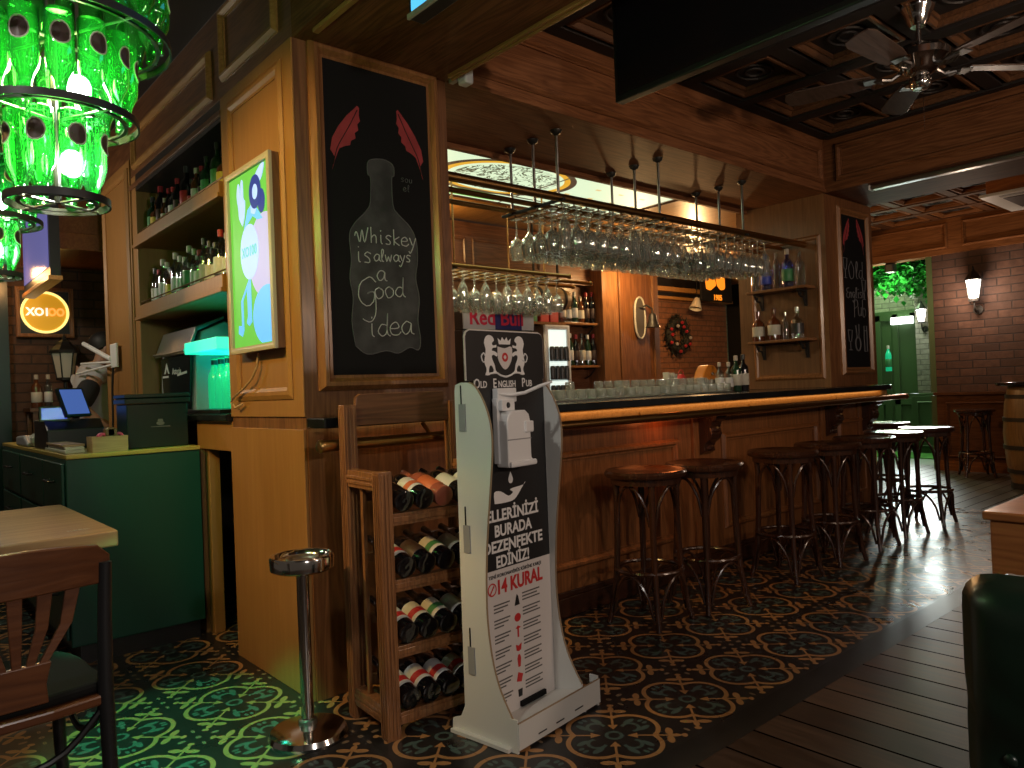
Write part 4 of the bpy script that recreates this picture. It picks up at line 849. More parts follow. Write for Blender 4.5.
# the white poster below: heading and two columns of small print
ptext('poster_heading', 'YENİ KORONAVİRÜS RİSKİNE KARŞI', .185, .548, .017, 'print_black', .9, .0002, .29)
ptext('poster_heading', '14 KURAL', .205, .506, .068, 'print_red', .86, .0022, .25)
rg_ = ringpoly(MB(), .055, .506, .018, .023, m, .0012); rg_.m = m; rg_.prism([(.043, .494), (.047, .490), (.067, .516), (.063, .520)], .0008, .0014, 'xy'); rg_.m = Matrix.Identity(4); obj('no_virus_sign', rg_, 'print_red', pnl)
for i in range(7):
    z = .445 - i * .053
    for x0, ls in ((.06, (.085, .075, .05)), (.215, (.10, .085, .10))):
        for k, l in enumerate(ls):
            zz = z - k * .012 + (.012 if x0 > .1 else 0)
            obj('small_print', flat([(x0, zz), (x0 + l, zz), (x0 + l, zz + .005), (x0, zz + .005)], m, .0002, .0007), 'print_grey', pnl)
pic = [[(.176, .455), (.186, .49), (.19, .50), (.197, .49), (.204, .455)], circ(.19, .405, .017), [(.176, .362), (.186, .36), (.186, .325), (.194, .325), (.194, .36), (.206, .362), (.19, .372)], [(.174, .298), (.19, .29), (.206, .298), (.202, .272), (.19, .268), (.178, .272)],
       [(.184, .205), (.196, .205), (.20, .24), (.194, .255), (.186, .255), (.18, .24)], [(.172, .15), (.198, .142), (.208, .172), (.182, .185)], [(.18, .085), (.20, .085), (.202, .115), (.178, .115)]]
for i, p in enumerate(pic): obj('pictogram', flat([(a - .005, .441 + (b - .475) * .885) for a, b in p], m, .0002, .0009), 'print_black' if i in (0, 6) else 'print_red', pnl)
obj('hole_in_base', MB().box(.18, .32, PY - .012, PY - .001, .062, .080), 'black_matte', pnl)
# base plate, sloping shelf and the open tray at the front
obj('base_plate', MB().box(-.02, SW + .03, .02, .29, .002, .014), 'white_board', sd)
obj('sloping_shelf', MB().prism([(.005, .085), (PY - .001, .055), (PY - .001, .047), (.005, .077)], .009, SW - .001, 'yz'), 'white_board', sd)
tr = obj('tray_front', MB().box(.0, SW + .085, -.012, -.006, .012, .098).box(-.002, .006, -.006, .03, .0, .11).box(SW + .078, SW + .085, -.006, .03, .0, .11).box(.0, SW + .085, -.006, .02, .012, .018), 'white_board', sd)
obj('slot_cut', MB().box(.10, .145, -.0135, -.012, .03, .034).box(.20, .245, -.0135, -.012, .03, .034).box(.31, .36, -.0135, -.012, .035, .039), 'black', tr)
obj('brown_cut_edge', MB().tube([(.0, -.009, .099), (SW + .085, -.009, .099), (SW + .084, -.009, .012)], .0032, 5), 'board_edge', tr)
# dispenser
dp = obj('dispenser', MB().prism([(.045, .928), (.205, .928), (.212, .936), (.212, .950), (.202, .955), (.202, 1.085), (.194, 1.110), (.17, 1.125), (.075, 1.125), (.055, 1.110), (.045, 1.09)], .045, .125, 'xz'), 'white_plastic', sd, .012)
obj('wall_bracket', MB().box(.040, .165, .095, PY - .002, 1.155, 1.205), 'white_plastic', dp, .004); obj('pump_block', MB().box(.045, .13, .075, .125, 1.125, 1.165), 'white_plastic', dp, .004)
obj('back_plate', MB().box(.036, .052, .10, PY - .002, .94, 1.17), 'white_plastic', dp, .003)
obj('drip_lip', MB().box(.050, .225, .030, .050, .928, .948), 'white_plastic', dp, .006); obj('side_catch', MB().box(.160, .215, .035, .055, 1.045, 1.085), 'white_plastic', dp, .005)
obj('seam', MB().box(.0445, .203, .0435, .0452, 1.022, 1.026), 'grey_plastic', dp)
obj('elbow_lever', MB().tube([(.05, .105, 1.185), (.12, .085, 1.180), (.17, .045, 1.186), (.23, .0, 1.208), (.285, -.03, 1.222)], [.012, .012, .011, .011, .008], 10, flat=.6), 'white_plastic', dp, 0, True)
obj('pump_knob', MB().at((.085, .075, 1.145)).ball((0, 0, 0), .011, 10), 'black', dp)

dp.scale = (.8125, .69, 1); dp.location = (.095 - .045 * .8125, .07 - .045 * .69, 0)

# ================================================================== HANGING GLASS RACKS and glasses
hr = thing('glass_rack', 'long brass glass rack hung from the ceiling above the bar', 'glass rack', (3.9, 3.13, 2.25))
O_ = (3.9, 3.13, 2.25)
RY = (2.943, 3.135, 3.333)
for y in RY: obj('rail', loc(MB().tube([(2.10 if y < 3 else 2.2, y, 2.255), (5.67, y, 2.255)], .024 if y < 3 else .015, 12), O_), 'brass', hr, 0, True)
for x in (2.95, 3.85, 4.81):
    obj('cross_bar', loc(MB().box(x - .012, x + .012, 2.90, 3.42, 2.232, 2.247), O_), 'iron', hr, .002)
    for y in RY:
        r0 = obj('hanging_rod', loc(MB().tube([(x, y, 2.25), (x, y, 2.628)], .0085, 8), O_), 'steel', hr, 0, True)
        obj('ceiling_flange', loc(MB().lathe([(.008, 2.598), (.028, 2.612), (.034, 2.628), (.008, 2.630)], 16, (x, y, 0)), O_), 'iron', r0, 0, True)
ch = MB()
GX = [3.02 + .101 * k for k in range(22)]
for x in [GX[0] - .05] + [g + .0505 for g in GX]:
    ch.box(x - .009, x + .009, 2.93, 3.40, 2.218, 2.222)
    for y in RY: ch.box(x - .003, x + .003, y - .003, y + .003, 2.222, 2.245)
obj('stem_channels', loc(ch, O_), 'brass_dark', hr)
for y in (2.943,): obj('end_knob', loc(MB().ball((5.672, y, 2.255), .026, 12), O_), 'brass', hr, 0, True)
# wine glass, built hanging: foot on top at z = 0
def stem_glass(kind, label, grp):
    P = {'wine': [(0, -.003), (.034, -.002), (.034, 0), (.006, -.006), (.0042, -.02), (.0042, -.085), (.010, -.098), (.030, -.112), (.041, -.135), (.043, -.16), (.037, -.195), (.034, -.205), (.0325, -.205), (.0355, -.195), (.0415, -.16), (.0395, -.136), (.029, -.114), (.008, -.101), (0, -.1)],
         'martini': [(0, -.003), (.036, -.002), (.036, 0), (.006, -.006), (.004, -.02), (.004, -.10), (.008, -.108), (.044, -.172), (.0425, -.172), (.006, -.112), (0, -.111)],
         'hurricane': [(0, -.003), (.034, -.002), (.034, 0), (.006, -.006), (.0045, -.02), (.005, -.055), (.018, -.07), (.032, -.10), (.033, -.13), (.028, -.16), (.036, -.21), (.0345, -.21), (.0265, -.16), (.0315, -.13), (.0305, -.10), (.016, -.073), (0, -.065)]}[kind]
    o = obj('wine_glass' if kind != 'martini' else 'martini_glass', MB().lathe([(r * 1.12, z * 1.2) for r, z in P[1:]], 16), 'glass', None, 0, True)
    return tag(o, label, 'glass', grp)
def copy_to(o, loc_, label=None, group=None, rz=0):
    c = o.copy(); COL.objects.link(c); c.location = loc_; c.rotation_euler = (0, 0, rz)
    if label: c['label'] = label
    if group: c['group'] = group
    return c
HG = 'clear stemmed glasses hanging upside down from the rack above the bar'
g1 = stem_glass('wine', 'clear wine glass hanging upside down among others in the rack above the bar', HG)
g2 = stem_glass('hurricane', 'tall clear glass hanging upside down among others in the rack above the bar', HG + ', tall ones')
g3 = stem_glass('martini', 'wide cone martini glass hanging upside down in the rack above the bar', HG + ', cone shaped ones')
used = set()
for i, x in enumerate(GX):
    for j, y in enumerate((2.975, 3.077, 3.179, 3.281, 3.383)):
        if i > 19 and j > 2: continue
        p = g3 if i in (11, 12, 13) and j < 3 else (g2 if (i * 3 + j) % 7 == 0 or 5 < i < 8 else g1)
        L = (x + random.uniform(-.001, .001), y + random.uniform(-.001, .001), 2.226)
        if p.name in used: copy_to(p, L)
        else: p.location = L; used.add(p.name)
# second rack over the back counter
h2 = thing('glass_rack', 'second brass glass rack farther back above the back counter', 'glass rack', (3.5, 4.2, 2.03))
O2 = (3.5, 4.2, 2.03)
for y in (4.02, 4.22, 4.42): obj('rail', loc(MB().tube([(2.7, y, 2.045), (4.55 if y > 4.1 else 4.1, y, 2.045)], .015, 10).ball((4.56 if y > 4.1 else 4.11, y, 2.045), .022, 10), O2), 'brass', h2, 0, True)
for x in (3.02, 3.85):
    obj('cross_bar', loc(MB().box(x - .01, x + .01, 4.0, 4.44, 2.022, 2.032), O2), 'iron', h2)
    for y in (4.02, 4.42): obj('hanging_rod', loc(MB().tube([(x, y, 2.04), (x, y, 2.634 if y < 4.3 else 2.654)], .007, 8), O2), 'brass', h2, 0, True)
GX2 = [2.92 + .1 * k for k in range(12)]
ch = MB()
for x in GX2: ch.box(x - .058, x - .042, 4.0, 4.44, 2.012, 2.016).box(x - .052, x - .048, 4.21, 4.23, 2.016, 2.032)
obj('stem_channels', loc(ch, O2), 'brass_dark', h2)
HG2 = 'small clear glasses hanging from the second rack'
first = True
for x in GX2:
    for y in (4.07, 4.19, 4.31):
        copy_to(g1 if random.random() < .6 else g2, (x, y, 2.020), 'small clear glass hanging upside down from the farther second rack', HG2)

# ================================================================== GLASSES AND BOTTLES ON THE COUNTER
gl = obj('tumbler', MB().lathe([(.030, .0), (.034, .004), (.037, .058), (.0355, .059), (.0325, .007), (.001, .007)], 14), 'glass', None, 0, True)
tag(gl, 'clear tumbler turned upside down in the rows along the bar top', 'glass', 'clear glasses standing in rows on the bar top')
mat_ = obj('bar_mat', MB().box(2.70, 4.74, 3.02, 3.30, 1.1185, 1.124), 'steel'); tag(mat_, 'long metal drip mat under the glasses on the bar top', 'bar mat')
gb = obj('small_goblet', MB().lathe([(.026, 0), (.026, .002), (.004, .006), (.004, .03), (.022, .045), (.030, .07), (.027, .105), (.0255, .105), (.028, .07), (.02, .047), (.001, .036)], 14), 'glass', None, 0, True)
tag(gb, 'clear short stemmed goblet standing among the tumblers on the bar top', 'glass', 'short goblets standing on the bar top')
fst = [True, True]
for i in range(23):
    for j, y in enumerate((3.06, 3.15, 3.24)):
        x = 2.75 + i * .088 + random.uniform(-.008, .008); k = 1 if (j == 2 and i > 8) or (j == 1 and i % 5 == 0) else 0
        p = (gl, gb)[k]
        L = (x, y, 1.1245)
        if fst[k]: p.location = L; fst[k] = False
        else: copy_to(p, L)
for i, (x, g, h, lab, cp, ds) in enumerate(((4.81, 'glass_clear', .22, 'label_white', 'foil_cream', 'small clear bottle with white label'), (4.93, 'glass_clear', .22, 'label_white', 'foil_cream', 'small clear bottle with wide white label'), (5.03, 'glass_dkgreen', .27, 'label_cream', 'foil_cream', 'dark green bottle with pale cap'), (5.13, 'glass_wine', .28, 'label_cream', 'foil_dark', 'dark bottle with cream label'))):
    t = bottle(ds + ' at right end of bar top, %s of four' % ORD[i], 'spirit', h, g, lab, cp, None, 'bottles at the right end of the bar top'); t.location = (x, 3.19, 1.1185)
t = thing("bar_gadget", "orange and chrome domed bar gadget standing on the bar top", "bar gadget", (4.82, 3.31, 1.1185))
obj('shell', MB().prism(smooth([(-.12, 0), (-.125, .06), (-.10, .13), (-.05, .195), (0, .205), (.05, .195), (.10, .13), (.125, .06), (.12, 0)], 4), -.045, .045, 'xz'), 'orange_shell', t, .012)
obj('chrome_grille', MB().box(-.10, .10, -.052, -.046, .04, .095).box(-.085, -.055, -.056, -.052, .035, .10).box(-.03, 0, -.056, -.052, .035, .10).box(.025, .055, -.056, -.052, .035, .10), 'chrome', t, .003)
obj('knob', MB().at((-.0, -.052, .14)).ball((0, 0, 0), .012, 10), 'chrome', t)
t = thing('lantern', 'small red lantern on the bar top beside the cream card holder', 'lantern', (4.53, 3.33, 1.1185))
obj('body', MB().lathe([(.032, 0), (.036, .01), (.036, .03), (.028, .04), (.028, .10), (.036, .11), (.024, .135), (.01, .145), (0, .145)], 14), 'print_red', t, 0, True)
obj('handle', MB().tube([(.03 * math.cos(a), 0, .135 + .04 * math.sin(a)) for a in [k * PI / 8 for k in range(9)]], .003, 6), 'print_red', t)
t = thing('card_holder', 'dark holder with upright cream cards on the bar top', 'card holder', (4.40, 3.33, 1.1185))
obj('box', MB().box(-.055, .055, -.03, .03, 0, .06), 'black', t, .002)
obj('cards', MB().box(-.052, -.04, -.025, .025, .06, .16).box(-.02, -.008, -.025, .025, .06, .15).box(.01, .02, -.025, .025, .06, .155).box(.038, .05, -.025, .025, .06, .145), 'label_cream', t)

# ================================================================== SHELVES on the right pillar
def wall_shelf(label, z):
    t = thing('wall_shelf', label, 'shelf', (5.68, 3.17, z))
    obj('board', MB().box(-.155, .010, -.30, .215, 0, .022), 'wood_mold', t, .003)
    for y in (-.22, .16):
        obj('bracket', MB().box(-.12, .010, y - .012, y + .012, -.012, 0).box(-.004, .010, y - .012, y + .012, -.13, -.012).tube([(-.11, y, -.014), (-.075, y, -.055), (-.03, y, -.06), (-.006, y, -.12)], .009, 8).ball((-.085, y, -.035), .016, 8), 'iron', t, 0, True)
    return t
wall_shelf('upper wooden shelf on iron brackets on the right pillar side', 1.90); wall_shelf('lower wooden shelf on iron brackets on the right pillar side', 1.49)
for i, (y, sh, h, g, lab, cp, ds) in enumerate(((3.335, 'spirit', .26, 'glass_clear', None, None, 'clear unlabelled bottle'), (3.24, 'spirit', .30, 'glass_blue', 'label_blue', 'label_blue', 'blue tinted slim bottle'), (3.145, 'slim', .30, 'glass_clear', None, None, 'plain clear slim bottle'), (3.05, 'spirit', .31, 'glass_blue', 'label_green', 'foil_cream', 'blue bottle with a green label'), (2.945, 'spirit', .28, 'glass_clear', None, None, 'clear bottle nearest the shelf end'))):
    t = bottle('%s on upper pillar shelf, %s from far end' % (ds, ORD[i]), sh, h, g, lab, cp, None, 'bottles on the upper pillar shelf'); t.location = (5.60, y, 1.9225)
for i, (y, sh, h, g, lab, cp, ds) in enumerate(((3.325, 'square', .25, 'amber', 'label_cream', 'black', 'square amber whiskey bottle'), (3.185, 'square', .26, 'amber', 'label_cream', 'black', 'square amber whiskey bottle'), (3.085, 'slim', .22, 'glass_clear', None, 'chrome', 'slim clear decanter'), (2.985, 'square', .25, 'glass_clear', 'foil_dark', 'steel', 'squat clear decanter with dark label'))):
    t = bottle('%s on lower pillar shelf, %s from far end' % (ds, ORD[i]), sh, h, g, lab, cp, None, 'bottles on the lower pillar shelf'); t.location = (5.60, y, 1.5125)

# ================================================================== NICHE SHELVES with bottles (left)
def niche_shelf(label, z0, z1):
    t = thing('niche_shelf', label, 'shelf', (1.55, 4.30, z0)); o = (1.55, 4.30, z0)
    obj('board', loc(MB().box(1.34, 1.79, 3.56, 5.03, z0 + .01, z1 - .012), o), 'wood_side_lit', t)
    obj('front_lip', loc(MB().box(1.300, 1.338, 3.555, 5.035, z0, z1).box(1.292, 1.30, 3.555, 5.035, z0, z0 + .022), o), 'wood_side_lit', t, .003)
    obj('bottle_rail', loc(MB().tube([(1.33, 3.57, z1 + .028), (1.33, 5.02, z1 + .028)], .004, 6).box(1.328, 1.332, 3.9, 3.904, z1, z1 + .028).box(1.328, 1.332, 4.6, 4.604, z1, z1 + .028), o), 'brass_dark', t)
niche_shelf('upper bottle shelf in the niche left of the lit poster box', 2.165, 2.240)
niche_shelf('lower bottle shelf in the niche left of the lit poster box', 1.715, 1.800)
SPIRITS = [('spirit', 'glass_dkgreen', 'label_green', 'foil_dark', 'green labelled dark'), ('spirit', 'glass_brown', 'label_cream', 'foil_cream', 'cream labelled brown'), ('slim', 'glass_wine', 'label_brown', 'foil_red', 'dark slim red capped'),
           ('spirit', 'glass_wine', 'label_red', 'foil_dark', 'red labelled dark'), ('slim', 'glass_clear', 'label_white', 'foil_cream', 'white labelled clear'), ('square', 'glass_brown', 'label_yellow', 'foil_dark', 'yellow labelled square'),
           ('spirit', 'glass_clear', 'label_white', 'label_red', 'red capped clear'), ('slim', 'glass_dkgreen', 'label_white', 'label_white', 'white capped green'), ('spirit', 'glass_clear', 'label_green', 'foil_cream', 'green labelled clear'), ('slim', 'glass_clear', 'label_cream', 'foil_dark', 'cream labelled clear')]
PR = {}
def put_bottle(kind, h, label, group, loc_, rot=None, n=12):
    key = (kind, h)
    sh, g, lab, cp, _ = SPIRITS[kind]
    if key in PR: return dup(PR[key], loc_, 0, label, group)
    t = bottle(label, sh, h, g, lab, cp, None, group, n=n); t.location = loc_; PR[key] = t; return t
HS = (.22, .245, .27)
for lev, z, ks, nn in (('upper', 2.2295, (2, 0, 1, 3, 2, 5, 0, 3, 2, 1, 0, 2, 3, 6), 17), ('lower', 1.7895, (4, 8, 9, 4, 6, 4, 8, 9, 5, 4, 6, 4, 9), 17)):
    for row, x in ((0, 1.385), (1, 1.50)):
        if row == 1: cnt = nn - 2
        else: cnt = nn
        for i in range(cnt):
            k = ks[(i * 5 + row * 3) % len(ks)]; h = .20 if k == 5 else HS[(i * 7 + row) % 3] - (.06 if row == 0 and lev == 'upper' and i % 2 else 0)
            y = 3.625 + row * .045 + i * (1.36 / nn)
            put_bottle(k, round(h, 2), '%s bottle, %s from the right in the %s row, %s niche shelf' % (SPIRITS[k][4], ORD[i], 'front' if row == 0 else 'back', lev), 'liquor bottles on the %s niche shelf' % lev, (x, y, z))
# worktop of the niche, coffee machine, lit bottle cooler
wt = obj('worktop', MB().box(1.30, 1.718, 3.56, 5.03, 1.10, 1.135).box(1.295, 1.30, 3.56, 5.03, 1.105, 1.13), 'granite', None, .003); tag(wt, 'dark stone worktop in the niche under the bottle shelves', 'worktop')
t = thing('bar_machine', 'grey bar machine with black front and white lettering on the niche worktop', 'bar machine', (1.50, 4.55, 1.1355)); o = (1.50, 4.55, 1.1355)
t['label'] = 'grey bar machine with black front and white lettering on the niche worktop'
obj('body', loc(MB().prism([(1.42, 1.1355), (1.70, 1.1355), (1.70, 1.62), (1.60, 1.66), (1.47, 1.60), (1.43, 1.46)], 4.36, 5.0, 'xz'), o), 'grey_plastic', t, .008)
obj('black_front', loc(MB().prism([(4.42, 1.16), (4.88, 1.16), (4.93, 1.47), (4.38, 1.47)], 1.405, 1.418, 'yz'), o), 'black_gloss', t, .003)
obj('lid', loc(MB().prism([(1.40, 1.478), (1.45, 1.605), (1.60, 1.675), (1.60, 1.69), (1.44, 1.625), (1.385, 1.478)], 4.37, 4.98, 'xz'), o), 'steel', t, .003)
obj('lid_handle', loc(MB().tube([(1.37, 4.36, 1.49), (1.365, 4.65, 1.485), (1.37, 4.94, 1.49)], .008, 6), o), 'steel', t, 0, True)
mm = Matrix.Translation((-o[0], -o[1], -o[2])) @ basis((1.404, 4.86, 1.395), (0, -1, 0), (0, 0, 1))
obj('logo', merge(flat([(0, -.02), (.05, .045), (.10, -.02), (.075, -.02), (.05, .012), (.025, -.02)], mm), flat([(-.03, -.045), (.08, -.045), (.08, -.033), (-.03, -.033)], mm), flat([(.25, -.042), (.42, -.03), (.42, -.016), (.25, -.03)], mm), text_mb('Astoria', .055, mm @ Matrix.Translation((.235, -.012, 0)), .0006)), 'print_white', t)
t = thing('bottle_cooler', 'small glowing green lit bottle chiller on the niche worktop', 'bottle chiller', (1.44, 4.0, 1.1355)); o = (1.44, 4.0, 1.1355)
obj('base_tray', loc(MB().box(1.35, 1.60, 3.80, 4.33, 1.1355, 1.155), o), 'black', t, .003)
obj('light_head', loc(MB().box(1.36, 1.44, 3.84, 4.33, 1.462, 1.525), o), 'led_strip', t, .004)
obj('glowing_back', loc(MB().box(1.60, 1.615, 3.78, 4.33, 1.156, 1.51), o), 'led_back', t, .002)
obj('back_post', loc(MB().box(1.58, 1.60, 3.80, 3.83, 1.156, 1.52).box(1.44, 1.60, 4.30, 4.33, 1.46, 1.52).box(1.44, 1.60, 3.80, 3.84, 1.46, 1.52), o), 'led_strip', t)
for i, y in enumerate((3.85, 3.955, 4.06, 4.165, 4.27)):
    b = bottle('green bottle inside the glowing chiller, %s from the right' % ORD[i], 'beer', .285, 'glass_glow', None, 'foil_dark', None, 'beer bottles in the glowing chiller'); b.location = (1.50, y, 1.1555)

# ================================================================== GREEN CABINET and what stands on it
cbn = thing('cabinet', 'dark green cabinet with drawers and a yellow edged wooden top', 'cabinet', (1.0, 4.3, 0)); o = (1.0, 4.3, 0)
obj('body', loc(MB().box(.70, 1.30, 3.952, 6.0, .09, .955), o), 'green_paint', cbn, .004)
obj('plinth', loc(MB().box(.74, 1.28, 3.98, 5.98, 0, .09), o), 'black', cbn)
obj('top', loc(MB().box(.70, 1.30, 3.945, 6.0, .956, .976), o), 'yellow_edge', cbn, .003)
for y0 in (3.98, 4.46, 5.20):
    for z0, z1 in ((.70, .935), (.42, .68), (.12, .40)):
        d = obj('drawer', loc(MB().box(.685, .699, y0, y0 + (.46 if y0 < 4.4 else .70), z0, z1), o), 'green_paint', cbn, .004)
        ym = y0 + (.23 if y0 < 4.4 else .35); obj('drawer_handle', loc(MB().tube([(.684, ym - .07, z1 - .09), (.66, ym - .06, z1 - .09), (.66, ym + .06, z1 - .09), (.684, ym + .07, z1 - .09)], .007, 6), o), 'iron', d, 0, True)
t = thing('storage_tin', 'dark green lidded box with a small white crest on the green cabinet', 'box', (1.12, 4.13, .9765)); o = (1.12, 4.13, .9765)
obj('body', loc(MB().box(.985, 1.275, 4.04, 4.24, .9765, 1.20), o), 'green_tin', t, .006)
obj('lid', loc(MB().box(.975, 1.285, 4.03, 4.25, 1.201, 1.225).box(.975, 1.285, 4.03, 4.25, 1.230, 1.248).box(.985, 1.275, 4.04, 4.24, 1.225, 1.230), o), 'green_tin', t, .004)
mm = Matrix.Translation((-o[0], -o[1], -o[2])) @ basis((1.14, 4.0395, 1.09), (1, 0, 0), (0, 0, 1))
obj('crest', merge(flat(circ(0, .008, .020, .010, 14), mm), flat([(-.014, .018), (.014, .018), (.010, .030), (-.010, .030)], mm), flat([(-.045, -.010), (.045, -.010), (.045, -.006), (-.045, -.006)], mm)), 'chalk_dim', t)
t = thing('wooden_box', 'pale wooden tray box holding pink items on the green cabinet', 'box', (.90, 4.05, .9765)); o = (.90, 4.05, .9765)
obj('case', loc(MB().box(.82, .975, 3.99, 4.002, .9765, 1.05).box(.82, .975, 4.10, 4.112, .9765, 1.05).box(.82, .832, 4.002, 4.10, .9765, 1.05).box(.963, .975, 4.002, 4.10, .9765, 1.05).box(.832, .963, 4.002, 4.10, .9765, .985), o), 'cardboard', t)
for x, ds in ((.875, 'left'), (.945, 'right')):
    p = obj('ribbon_roll', MB().at(Matrix.Translation((x, 4.05, 1.045)) @ Matrix.Rotation(PI / 2, 4, 'X')).lathe([(.010, -.02), (.022, -.02), (.022, .02), (.010, .02), (.010, -.02)], 16), 'pink', None, 0, True); tag(p, 'pink roll standing %s in the pale wooden tray box' % ds, 'ribbon roll', 'pink rolls in the tray box')
p = obj('cork_block', MB().box(.895, .925, 4.02, 4.08, .9855, 1.09).box(.885, .935, 4.02, 4.08, 1.05, 1.085), 'barrel_wood', None, .003); tag(p, 'small brown carved block between the pink rolls', 'block')
for i, (x0, x1, y0, y1, z0, z1, mt, ds) in enumerate(((.715, .80, 4.05, 4.55, .977, .992, 'label_cream', 'bottom book of the small pile'), (.72, .80, 4.06, 4.5, .9925, 1.006, 'paper', 'middle book of the small pile'), (.715, .81, 4.10, 4.52, 1.0065, 1.018, 'cardboard', 'top book of the small pile'))):
    p = obj('book', MB().box(x0, x1, y0, y1, z0, z1), mt, None, .003); tag(p, 'pale flat %s on the green cabinet edge' % ds, 'book', 'books piled on the green cabinet')
p = obj('crumpled_paper', MB().ball((.735, 4.95, 1.02), .05, 10, (.6, .9, .8)), 'paper'); tag(p, 'crumpled pale paper bag beside the book pile on the cabinet', 'paper')
p = obj('card_terminal', MB().prism([(5.05, .9765), (5.45, .9765), (5.45, 1.03), (5.20, 1.04), (5.05, 1.0)], .705, .79, 'yz'), 'grey_plastic', None, .01); tag(p, 'grey card payment terminal at the left end of the green cabinet', 'card terminal')
# till with two blue screens
t = thing('till', 'black till with two glowing blue screens on the green cabinet', 'till', (.84, 4.75, .9765)); o = (.84, 4.75, .9765)
obj('body', loc(MB().prism([(4.52, .9765), (4.90, .9765), (4.90, 1.13), (4.60, 1.13), (4.52, 1.08)], .72, .99, 'yz'), o), 'black', t, .006)
obj('arm', loc(MB().box(.87, .90, 4.66, 4.72, 1.13, 1.22), o), 'black', t)
def tilt_screen(c, wd, hh, rz, rx, mat, nm):
    mtx = Matrix.Translation((c[0] - o[0], c[1] - o[1], c[2] - o[2])) @ Matrix.Rotation(rz, 4, 'Z') @ Matrix.Rotation(rx, 4, 'X')
    s_ = obj(nm, MB().at(mtx).box(-wd / 2, wd / 2, 0.001, .02, -hh / 2, hh / 2), 'black', t, .003)
    obj('display', MB().at(mtx).box(-wd / 2 + .012, wd / 2 - .012, -.003, 0.0, -hh / 2 + .012, hh / 2 - .012), mat, s_)
    return s_
tilt_screen((.870, 4.62, 1.225), .15, .17, .45, -.45, 'screen_blue', 'screen')
tilt_screen((.770, 4.60, 1.165), .14, .085, -.15, -.2, 'screen_navy', 'screen')
t = thing('swing_arm_fixture', 'white wall plate with three swing arms on the wooden column', 'wall fixture', (XL - .012, 5.55, 1.52)); o = (XL - .012, 5.55, 1.52)
obj('plate', loc(MB().box(XL - .045, XL - .031, 5.46, 5.62, 1.45, 1.61), o), 'white_plastic', t, .004)
for p in ([(1.28, 5.60, 1.51), (1.20, 6.00, 1.64)], [(1.28, 5.58, 1.47), (1.17, 6.10, 1.43)], [(1.28, 5.60, 1.49), (1.19, 6.05, 1.50)]):
    obj('arm', loc(MB().tube(p, .016 if p[1][2] > 1.6 else .008, 8), o), 'white_plastic', t, 0, True)
obj('cord', loc(MB().tube([(1.28, 5.55, 1.45), (1.275, 5.57, 1.30), (1.28, 5.60, 1.10), (1.27, 5.58, 1.0)], .007, 6), o), 'black', t, 0, True)
# wall of the service area: neon sign, lantern, hanging poster box, shelf bottles
t = thing('round_sign', 'square framed sign with a glowing yellow disc on the dark brick wall', 'sign', (1.155, 7.195, 1.78)); o = (1.155, 7.195, 1.78)
obj('board', loc(MB().box(.955, 1.355, 7.15, 7.195, 1.78, 2.18), o), 'black', t)
obj('frame', loc(MB().frame(.95, 1.36, 1.775, 2.185, .03, 7.15, 7.13, 'xz', .8), o), 'wood_mold', t)
mm = Matrix.Translation((-o[0], -o[1], -o[2])) @ basis((1.155, 7.1495, 1.98), (1, 0, 0), (0, 0, 1))
obj('disc', flat(circ(0, 0, .158), mm, 0, .006), 'neon_disc', t)
obj('rim', MB().tube([mm @ Vector((.163 * math.cos(k * PI / 20), .163 * math.sin(k * PI / 20), .012)) for k in range(40)], .011, 6, True), 'neon_rim', t)
obj('letters', text_mb('XO1', .088, mm @ Matrix.Translation((-.050, 0, .012)), .004, .92, bold=.003), 'neon_white', t)
obj('letters', text_mb('OO', .088, mm @ Matrix.Translation((.080, 0, .012)), .004, .82, bold=.003), 'neon_orange', t)
t = thing('hanging_screen', 'wood framed lit screen hanging at far left behind the bottle chandelier', 'screen', (.97, 6.2, 2.3)); o = (.97, 6.2, 2.3)
obj('case', loc(MB().box(.96, 1.02, 5.70, 6.75, 2.07, 2.66), o), 'black', t)
obj('display', loc(MB().box(.954, .959, 5.74, 6.71, 2.13, 2.62), o), 'screen_violet', t)
obj('bottom_frame', loc(MB().box(.945, 1.03, 5.69, 6.76, 2.04, 2.07), o), 'wood_lit', t, .003)
obj('hanger', loc(MB().box(.985, .998, 5.9, 5.92, 2.66, 3.06).box(.985, .998, 6.5, 6.52, 2.66, 3.06), o), 'black', t)
t = thing('table_lantern', 'black iron lantern with pale panes by the dark brick wall', 'lantern', (1.25, 6.95, 1.2)); o = (1.25, 6.95, 1.2)
def lantern_body(t, s, z, glass, lit=0):
    obj('glass_panes', MB().at((0, 0, z)).lathe([(.055 * s, 0), (.085 * s, .19 * s), (0.0, .19 * s)], 6), glass, t)
    obj('roof', MB().at((0, 0, z + .19 * s)).lathe([(.105 * s, 0), (.10 * s, .02 * s), (.06 * s, .06 * s), (.045 * s, .085 * s), (.02 * s, .10 * s), (.012 * s, .13 * s), (0, .15 * s)], 6), 'iron', t)
    fr = MB().at((0, 0, z)).lathe([(.062 * s, -.02 * s), (.062 * s, 0), (.04 * s, 0)], 6)
    for k in range(6):
        a = k * PI / 3; fr.tube([(.057 * s * math.cos(a), .057 * s * math.sin(a), 0), (.088 * s * math.cos(a), .088 * s * math.sin(a), .19 * s)], .005 * s, 5)
    obj('cage', fr, 'iron', t)
lantern_body(t, 1.05, .235, 'label_cream'); obj('foot', MB().lathe([(.05, .0), (.05, .01), (.015, .03), (.015, .20), (.05, .215), (0, .215)], 12), 'iron', t, 0, True)
